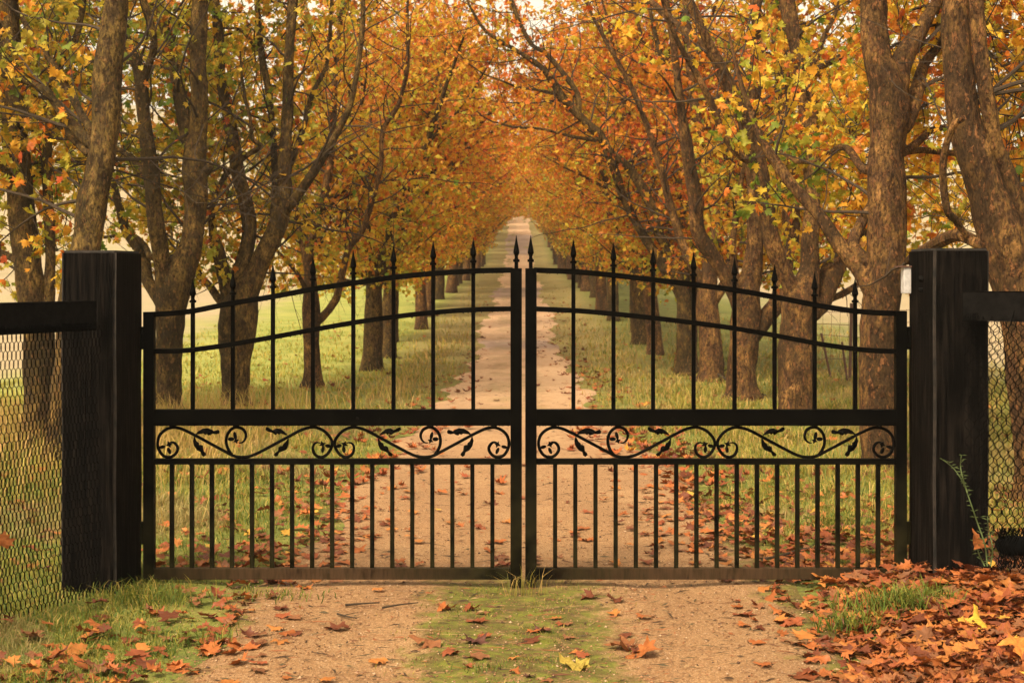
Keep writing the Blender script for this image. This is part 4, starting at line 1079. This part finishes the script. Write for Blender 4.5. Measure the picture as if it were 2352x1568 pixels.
TOP_L = [(345, 722), (400, 719), (443, 714), (489, 705), (535, 696), (627, 681), (719, 664), (811, 650), (904, 637), (995, 628), (1087, 622.5), (1178, 620.5)]
LOW_L = [(345, 806), (400, 806), (443, 803), (489, 797), (535, 790), (627, 774), (719, 757), (811, 741), (904, 727.5), (995, 717.5), (1087, 711), (1178, 709)]
TOP_R = [(1226, 620.5), (1317, 624), (1409, 632), (1500, 642.5), (1593, 653.5), (1687, 666), (1779, 682), (1871, 700), (1918, 708), (1964, 714), (2010, 718), (2066, 720)]
LOW_R = [(1226, 709), (1317, 713), (1409, 720.5), (1500, 730), (1593, 741), (1687, 754), (1779, 770), (1871, 787.5), (1918, 795), (1964, 801), (2010, 805), (2066, 807)]
def interp(path, px): return float(np.interp(px, [a for a, b in path], [b for a, b in path]))
def strap(path, hpx, dep, name, root):
    c = catmull([(a, b) for a, b in path], 4); mb = MB(); hh = hpx * S / 2; rings = []
    for i, (a, b) in enumerate(c):
        x, z = gx(a), gzp(b); rings.append([(x, GATE_Y - dep, z - hh), (x, GATE_Y + dep, z - hh), (x, GATE_Y + dep, z + hh), (x, GATE_Y - dep, z + hh)])
    mb.rings(rings); o = mb.build(name, M['iron'], root); 
    bm = bmesh.new(); bm.from_mesh(o.data)
    es = [e for e in bm.edges if len(e.link_faces) == 2 and e.calc_face_angle(0) > .9]
    bmesh.ops.bevel(bm, geom=es, offset=.003, segments=1, affect='EDGES'); bm.to_mesh(o.data); bm.free(); return o
def gbox(name, x0, x1, y0, y1, dep, root, mat='iron', bev=.003):
    mb = MB(); mb.box(gx(x0), gx(x1), GATE_Y - dep, GATE_Y + dep, gzp(y1), gzp(y0), bev); return mb.build(name, M[mat], root)

def droplets(path_fn, x0, x1, n, seed, root, name='water_drops'):
    rg = random.Random(seed); mb = MB()
    for _ in range(n):
        px = rg.uniform(x0, x1); x = gx(px); z = path_fn(px); r = rg.uniform(.0016, .0032)
        rings = [[(x + q * r * math.cos(a), GATE_Y - .012 + q * r * math.sin(a), z + dz * r) for a in [2 * PI * j / 6 for j in range(6)]] for q, dz in ((.9, .9), (1, -.3), (.7, -1.1), (.15, -1.6))]
        mb.rings(rings)
    return mb.build(name, M['drop'], root, True)
tdrop = NT('water'); bd = tdrop.bsdf((.05, .05, .045), .08, None, spec=.8); M['drop'] = tdrop.done(bd)

def gate_leaf(side):
    L = side == 'left'
    root = empty('gate_leaf', (gx(765 if L else 1644), GATE_Y, 0), 'black iron gate leaf with spear tips, hung on the %s timber post' % side, 'gate', 'pair of iron driveway gate leaves')
    if L:
        h0, h1, m0, m1 = 331, 355.5, 1172.5, 1198.5; top, low = TOP_L, LOW_L; ups = [443, 535, 627, 719, 811.5, 904, 995, 1087]; ssp = 1186; dn = [395 + 46 * i for i in range(17)]; units = ((361, 764), (767.5, 1170)); r0, r1 = 355.5, 1172.5
    else:
        h0, h1, m0, m1 = 2056, 2081, 1206.5, 1232.5; top, low = TOP_R, LOW_R; ups = [1317, 1409, 1500, 1593, 1687, 1779, 1871, 1964]; ssp = 1219; dn = [1275 + 46.35 * i for i in range(17)]; units = ((1236, 1643), (1647, 2054)); r0, r1 = 1232.5, 2056
    tipY = {0: 637, 1: 622, 2: 602, 3: 586, 4: 569, 5: 558, 6: 548, 7: 544}
    gbox('stile', h0, h1, 716 if L else 714, 1329, .026, root); gbox('stile', m0, m1, 616, 1346 if L else 1342, .026, root)
    strap(top, 12.5, .019, 'arched_rail', root); strap(low, 11.5, .018, 'arched_rail', root)
    gbox('middle_rail', r0 - .1, r1 + .1, 939.5, 976.5, .024, root)
    gbox('lower_rail', r0 - .1, r1 + .1, 1052.5, 1065.5, .020, root, 'iron', .002)
    gbox('bottom_rail', r0 - .1, r1 + .1, 1303, 1328.5, .0245, root, 'iron_low')
    for i, px in enumerate(ups):
        zt = gzp(interp(top, px) - 4)
        mb = MB(); mb.box(gx(px) - .011, gx(px) + .011, GATE_Y - .011, GATE_Y + .011, gzp(941), zt, .0015)
        p = mb.build('picket', M['iron'], root)
        k = i if L else 7 - i
        zb = gzp(interp(top, px) - 6)
        spear(gx(px), zb, zb + .168, p)
    sp_ = None
    for o in root.children: 
        if o.name.startswith('stile'): sp_ = o
    zb = gzp(616); spear(gx(ssp), zb, zb + .183, sp_)
    for px in dn:
        mb = MB(); mb.box(gx(px) - .0115, gx(px) + .0115, GATE_Y - .0115, GATE_Y + .0115, gzp(1304), gzp(1064), .0015); mb.build('baluster', M['iron'], root)
    scroll_unit(*units[0], False, root); scroll_unit(*units[1], True, root)
    for (y0_, y1_) in ((750, 802), (1197, 1249)):
        mb = MB(); a, b = (322, 333) if L else (2079, 2091)
        mb.box(gx(a), gx(b), GATE_Y - .012, GATE_Y + .012, gzp(y1_), gzp(y0_), .003)
        xc = gx((a + b) / 2); mb.tube([(xc, GATE_Y - .004, gzp(y1_ - 2)), (xc, GATE_Y - .004, gzp(y0_ + 2))], .014, 10)
        mb.build('hinge', M['iron'], root)
    bx = (822, 873) if L else (1546, 1592)
    for j, px in enumerate(bx):
        mb = MB(); zc = gzp(960); rr = .009 if j == 0 else .005
        mb.rings([[(gx(px) + q * math.cos(a), GATE_Y - .024 - d, zc + q * math.sin(a)) for a in [2 * PI * t_ / 10 for t_ in range(10)]] for q, d in ((rr, -.001), (rr, .004), (rr * .6, .007))]); mb.build('bolt', M['rail'], root, True)
    droplets(lambda p_: gzp(interp(top, p_) + 6.2), min(top[0][0], top[-1][0]) + 20, max(top[0][0], top[-1][0]) - 20, 60, 3, root)
    droplets(lambda p_: gzp(interp(low, p_) + 5.8), min(top[0][0], top[-1][0]) + 20, max(top[0][0], top[-1][0]) - 20, 55, 4, root)
    droplets(lambda p_: gzp(976.5), r0 + 5, r1 - 5, 90, 5, root)
    droplets(lambda p_: gzp(1065.5), r0 + 5, r1 - 5, 60, 6, root)
gate_leaf('left'); gate_leaf('right')

# ------------------------------------------------------------------ timber posts and wing fences
def post(A, B, width, zt, side, label):
    """A: front inner corner, B: back inner corner (x, y)"""
    A = Vector(A); B = Vector(B); d = (B - A).normalized(); w = Vector((-d.y, d.x)) if side < 0 else Vector((d.y, -d.x))
    C2 = A + w * width; D2 = B + w * width
    zb = gz(A.x, A.y) - .15; bm = bmesh.new(); n = 9
    ring = [A, C2, D2, B]
    layers = []
    for k in range(n):
        z = zb + (zt - zb) * k / (n - 1)
        layers.append([bm.verts.new((p.x + .002 * math.sin(k * 1.7 + i), p.y, z)) for i, p in enumerate(ring)])
    for k in range(n - 1):
        for i in range(4): bm.faces.new((layers[k][i], layers[k][(i + 1) % 4], layers[k + 1][(i + 1) % 4], layers[k + 1][i]))
    bm.faces.new(layers[0][::-1]); bm.faces.new(layers[-1]); bmesh.ops.recalc_face_normals(bm, faces=bm.faces)
    es = [e for e in bm.edges if e.calc_face_angle(0) > .7]
    bmesh.ops.bevel(bm, geom=es, offset=.013, segments=2, affect='EDGES')
    for f in bm.faces:
        if sum(e.calc_length() < .022 for e in f.edges) >= 2: f.material_index = 1
    me = bpy.data.meshes.new('post_body'); bm.to_mesh(me); bm.free(); me.materials.append(M['timber']); me.materials.append(M['worn_lit'])
    c = (A + D2) / 2
    root = empty('gate_post', (c.x, c.y, gz(c.x, c.y)), label, 'post', 'black timber gate posts')
    link('timber', me, root, M['timber']); return root, A, C2, d, w
ZL = EYE - (575 - HZ) * 7.92 / F; ZR = EYE - (570 - HZ) * 7.92 / F
pl = post((-2.117, 7.90), (-2.063, 8.262), .31, ZL, -1, 'thick black timber gate post on the left')
pr = post((2.2515, 7.90), (2.2120, 8.262), .31, ZR, 1, 'thick black timber gate post on the right')
# bolt heads on the right post's inner face
for (py, r_) in ((640, .017), (666, .012)):
    mb = MB(); a = at(2112, py, 8.06); 
    mb.rings([[(a.x - d_, a.y + q * math.cos(t_), a.z + q * math.sin(t_)) for t_ in [2 * PI * k / 12 for k in range(12)]] for q, d_ in ((r_, -.02), (r_, .004), (r_ * .5, .009))])
    mb.build('bolt', M['rail'], pr[0], True)
# pale sensor box on the gate post's inner side
root = empty('sensor_box', at(2079, 672, 8.20), 'small pale plastic box with a lid on the inner side of the right post', 'box')
mb = MB(); a, b = at(2072.5, 674, 8.20), at(2090, 614, 8.20); mb.box(a.x, b.x, 8.17, 8.235, a.z, b.z, .005); mb.build('case', M['white'], root)
mb = MB(); a, b = at(2058, 614, 8.20), at(2090, 611.5, 8.20); mb.box(a.x, b.x, 8.16, 8.245, a.z, b.z + .002, .001); mb.build('lid', M['rusty'], root)

def netting(p0, dvec, length, ztop, seed, ground_gap=.0, skew=0.0, wob=.010, name='netting', root=None, pitch=.019):
    """wavy paired wires that touch in turn, hung along a line on the ground plan"""
    rg = random.Random(seed); mb = MB(); nW = int(length / pitch); cell = .088
    d = Vector((dvec[0], dvec[1], 0)).normalized(); nrm = Vector((d.y, -d.x, 0))
    for i in range(nW):
        s0 = i * pitch; x0 = p0[0] + d.x * s0; y0 = p0[1] + d.y * s0; zb = gz(x0, y0) + ground_gap
        n = int((ztop - zb) / (cell / 6)); pts = []
        for k in range(n + 1):
            z = ztop - k * cell / 6
            off = .52 * math.tanh(1.7 * math.cos(2 * PI * k / 6)) / .936 * pitch * (1 if i % 2 == 0 else -1); zz = z
            bul = wob * (math.sin(z * 5 + s0 * 6 + seed) + .5 * math.sin(z * 13 + s0 * 9))
            q = Vector((x0, y0, zz)) + d * (off + skew * (ztop - z) + .004 * mn.noise(Vector((s0 * 9, z * 7, seed)))) + nrm * (bul + (.003 if off > 0 else -.003))
            pts.append(q)
        mb.tube(pts, .0021, 4)
    # twisted top selvedge loops
    for i in range(nW * 2):
        s0 = i * pitch / 2; x0 = p0[0] + d.x * s0; y0 = p0[1] + d.y * s0; h = rg.uniform(.0, .018)
        c = Vector((x0, y0, ztop)) + nrm * .006
        mb.tube([c - Vector((0, 0, .02)), c + d * .008 + Vector((0, 0, h)), c + d * .014 - nrm * .006 + Vector((0, 0, h * .6)), c + d * .018 - Vector((0, 0, .02))], .0017, 4)
    return mb.build(name, M['wire'], root, True)

def rail_box(p0, dvec, length, z0, z1, th, name, root):
    d = Vector((dvec[0], dvec[1], 0)).normalized(); nrm = Vector((d.y, -d.x, 0)); bm = bmesh.new(); bmesh.ops.create_cube(bm, size=1)
    for v in bm.verts:
        q = Vector((p0[0], p0[1], 0)) + d * (v.co.x + .5) * length + nrm * v.co.y * th; v.co = Vector((q.x, q.y, z0 + (v.co.z + .5) * (z1 - z0)))
    bmesh.ops.bevel(bm, geom=bm.edges[:], offset=.004, segments=1, affect='EDGES')
    me = bpy.data.meshes.new(name); bm.to_mesh(me); bm.free(); return link(name, me, root, M['rail'])

# left wing runs from the post towards the viewer and to the left
lp0 = ((213 - CX) * 7.86 / F, 7.86); ldir = (-.41, -.91)
root = empty('wing_fence', (lp0[0] - .4, 7.0, 0), 'left wing fence of black rail and sagging wire netting', 'fence', 'wing fences beside the gate posts')
zt = EYE - (692 - HZ) * 7.86 / F
rail_box(lp0, ldir, 2.4, zt - .150, zt, .045, 'rail', root)
ln = Vector((-ldir[1], ldir[0], 0)).normalized() * -1
netting((lp0[0] + .035, lp0[1] - .02), ldir, 2.4, zt - .125, 3, 0, .0, .014, 'netting', root, .0145)
mb = MB(); e = (lp0[0] + ldir[0] * 2.35, lp0[1] + ldir[1] * 2.35); mb.box(e[0] - .09, e[0] + .09, e[1] - .09, e[1] + .09, -.1, 1.75, .008); mb.build('end_post', M['timber'], root)
# right wing
rp0 = ((2216 - CX) * 7.84 / F, 7.84); rdir = (.66, -.75)
root = empty('wing_fence', (rp0[0] + .4, 7.3, 0), 'right wing fence of grey-black rail with torn wire netting', 'fence', 'wing fences beside the gate posts')
ztr = EYE - (668 - HZ) * 7.84 / F
rail_box(rp0, rdir, 2.4, ztr - .155, ztr, .045, 'rail', root)
netting((rp0[0] - .02, rp0[1] - .04), (.62, -.40), 1.6, ztr - .130, 5, .10, .03, .022, 'netting', root, .024)
netting((rp0[0] + .05, rp0[1] + .06), (.8, -.1), .30, ztr - .120, 9, .10, .10, .03, 'netting', root, .022)
mb = MB(); e = (rp0[0] + rdir[0] * 2.35, rp0[1] + rdir[1] * 2.35); mb.box(e[0] - .09, e[0] + .09, e[1] - .09, e[1] + .09, -.1, 1.8, .008); mb.build('end_post', M['timber'], root)
# loose wire end hanging off the right rail
mb = MB(); mb.tube([at(a, b, 7.60) for a, b in ((2330, 712), (2322, 740), (2312, 770), (2306, 800), (2312, 840), (2300, 870))], .0022, 5); mb.build('loose_wire', M['wire'], root, True)
# rolled leftover netting on the ground at the right
root = empty('netting_roll', at(2330, 1310, 7.6), 'rolled end of black netting on the leaf heap at right', 'netting')
mb = MB(); rg = random.Random(4)
for k in range(46):
    x0 = 2290 + rg.random() * 75; pts = []
    for j in range(9):
        t_ = j / 8; pts.append(at(x0 + 5 * math.sin(j * 1.7 + k), 1212 + 92 * t_, 7.55 + .05 * math.sin(k) + .04 * math.sin(PI * t_)))
    mb.tube(pts, .0022, 4)
mb.build('wire_strands', M['wire'], root, True)
mb = MB(); c0 = at(2292, 1250, 7.60); c1 = at(2380, 1256, 7.60)
mb.tube([c0.lerp(c1, k / 8) for k in range(9)], [.03, .045, .052, .056, .055, .052, .056, .055, .05], 14, .12); mb.build('roll', M['rubber'], root, True)

# weed by the right post
root = empty('tall_weed', at(2265, 1290, 7.5), 'tall thin green weed growing in front of the right post', 'plant')
stems = [[(2268, 1300), (2262, 1250), (2245, 1200), (2228, 1150), (2212, 1108), (2190, 1075), (2165, 1055)], [(2222, 1132), (2212, 1100), (2206, 1070), (2208, 1045)], [(2275, 1300), (2280, 1260), (2272, 1220), (2268, 1185)], [(2262, 1300), (2248, 1270), (2240, 1235)]]
mb = MB(); lv = MB(); rg = random.Random(6)
for st in stems:
    c = catmull(st, 4); W = [at(a, b, 7.5 + .02 * math.sin(i)) for i, (a, b) in enumerate(c)]
    mb.tube(W, [.0042 * (1 - .65 * i / len(W)) for i in range(len(W))], 6)
    for i, p in enumerate(W[1:]):
        for s_ in (-1, 1):
            if rg.random() < .3: continue
            L_ = rg.uniform(.012, .04); d = Vector((s_ * rg.uniform(.5, 1), rg.uniform(-.5, .5), rg.uniform(-.1, .7))).normalized(); w_ = d.cross(Vector((0, 1, .2))).normalized() * .0028
            q = p + d * L_; m_ = p + d * L_ * .5
            lv.add([p, m_ + w_, q - Vector((0, 0, .004)), m_ - w_], [(0, 1, 2, 3)])
mb.build('stem', M['stem'], root, True); lv.build('leaves', M['stem'], root)

# ------------------------------------------------------------------ things in the fields
for k, (px0, py0, px1, py1, lab) in enumerate(((1886, 765, 1908, 852, 'left of two leaning rusty fence stakes behind the right trunks'), (1934, 785, 1948, 876, 'right of two leaning rusty fence stakes behind the right trunks'))):
    Y = 24.0; a, b = at(px0, py0, Y), at(px1, py1 + 14, Y); mb = MB(); mb.tube([a, a.lerp(b, .5), b], .018, 6)
    for j in range(3): q = a.lerp(b, .15 + .2 * j); mb.tube([q - Vector((.03, 0, 0)), q + Vector((.03, 0, 0))], .006, 4)
    tag(mb.build('fence_stake', M['rusty'], None, True), lab, 'fence stake', 'leaning rusty stakes')
root = empty('old_wire_fence', (7.2, 24, gz(7.2, 24)), 'old wire fence behind the right trunks', 'fence')
mb = MB(); rg = random.Random(2)
for k in range(5):
    z0 = .35 + .2 * k; mb.tube([Vector((4.6 + .55 * j, 24 + .3 * j, gz(4.6 + .55 * j, 24) + z0 + .02 * math.sin(j + k))) for j in range(18)], .005, 4)
for j in range(60): x0 = 4.6 + .16 * j; mb.tube([(x0, 24 + .087 * j, gz(x0, 24) + .3), (x0 + .02, 24 + .087 * j, gz(x0, 24) + 1.2)], .0035, 3)
mb.build('wires', M['rusty'], root, True)
for j in range(3): mb = MB(); x0 = 5.6 + 3.4 * j; mb.tube([(x0, 24 + (x0 - 4.6) * .545, gz(x0, 24) - .1), (x0 + .03, 24 + (x0 - 4.6) * .545, gz(x0, 24) + 1.3)], .028, 8); mb.build('post', M['rusty'], root, True)
# paddock fence beyond the left row
root = empty('paddock_fence', (-19, 88, gz(-19, 88)), 'short grey post and rail fence far beyond the left trees', 'fence')
pts = [(-18.9 - 1.5 * j, 88 + .3 * j) for j in range(4)]
for (x0, y0) in pts: mb = MB(); z0 = gz(x0, y0); mb.box(x0 - .07, x0 + .07, y0 - .07, y0 + .07, z0 - .2, z0 + 1.3, .01); mb.build('post', M['greypost'], root)
for h_ in (.5, .85, 1.2):
    mb = MB()
    for a, b in zip(pts[:-1], pts[1:]): mb.tube([(a[0], a[1] - .08, gz(*a) + h_), (b[0], b[1] - .08, gz(*b) + h_)], .035, 4)
    mb.build('rail', M['greypost'], root)

# ------------------------------------------------------------------ moist autumn air
hz_ = MB(); hz_.box(-1900, 1900, -60, 2900, -8, 190); ho = hz_.build('haze', None, None); ho['kind'] = 'stuff'
hm = bpy.data.materials.new('haze'); hm.use_nodes = True; ht = hm.node_tree; ht.nodes.clear()
ho_ = ht.nodes.new('ShaderNodeOutputMaterial'); hv = ht.nodes.new('ShaderNodeVolumePrincipled')
hv.inputs['Color'].default_value = (.95, .92, .88, 1); hv.inputs['Density'].default_value = HAZE
ht.links.new(hv.outputs[0], ho_.inputs['Volume']); ho.data.materials.append(hm)

# ------------------------------------------------------------------ light, sky, camera
sc = bpy.context.scene
w = bpy.data.worlds.new('World'); sc.world = w; w.use_nodes = True; nt = w.node_tree; nt.nodes.clear()
SUN_EL, SUN_AZ = math.radians(50), math.radians(35)
sky = nt.nodes.new('ShaderNodeTexSky'); sky.sky_type = 'NISHITA'; sky.sun_disc = False; sky.sun_elevation = SUN_EL; sky.sun_rotation = SUN_AZ; sky.dust_density = 4; sky.air_density = 1.2
hs = nt.nodes.new('ShaderNodeHueSaturation'); hs.inputs['Saturation'].default_value = .12
mx = nt.nodes.new('ShaderNodeMix'); mx.data_type = 'RGBA'; mx.blend_type = 'MULTIPLY'; mx.inputs[0].default_value = 1; mx.inputs[7].default_value = (1.0, .875, .665, 1)
bg = nt.nodes.new('ShaderNodeBackground'); bg.inputs[1].default_value = .15; ow = nt.nodes.new('ShaderNodeOutputWorld')
nt.links.new(sky.outputs[0], hs.inputs['Color']); nt.links.new(hs.outputs[0], mx.inputs[6]); nt.links.new(mx.outputs[2], bg.inputs[0]); nt.links.new(bg.outputs[0], ow.inputs[0])
sl = bpy.data.lights.new('sun', 'SUN'); sl.energy = 1.9; sl.angle = math.radians(10); sl.color = (1, .82, .56)
so = bpy.data.objects.new('sun', sl); COL.objects.link(so)
# the sun stands to the left, high, a little behind the viewer's gate
dirv = Vector((math.sin(SUN_AZ + PI) * math.cos(SUN_EL), math.cos(SUN_AZ + PI) * math.cos(SUN_EL), math.sin(SUN_EL)))
sky.sun_rotation = SUN_AZ + PI
so.rotation_euler = dirv.to_track_quat('Z', 'Y').to_euler(); so.location = dirv * 50 + Vector((0, 0, 20))

cam = bpy.data.cameras.new('camera'); co = bpy.data.objects.new('camera', cam); COL.objects.link(co); sc.camera = co
co.location = (0, 0, EYE); co.rotation_euler = (PI / 2, 0, 0)
cam.sensor_width = 36; cam.lens = F / 2352 * 36; cam.shift_y = -(784 - HZ) / 2352; cam.clip_end = 6000; cam.clip_start = .05
cam.dof.use_dof = True; cam.dof.focus_distance = GATE_Y; cam.dof.aperture_fstop = 6.3
sc.view_settings.view_transform = 'Standard'; sc.view_settings.look = 'None'; sc.view_settings.gamma = 1; sc.view_settings.exposure = 1.27
sc.render.engine = 'CYCLES'; sc.cycles.max_bounces = 8; sc.cycles.transmission_bounces = 4; sc.cycles.diffuse_bounces = 5
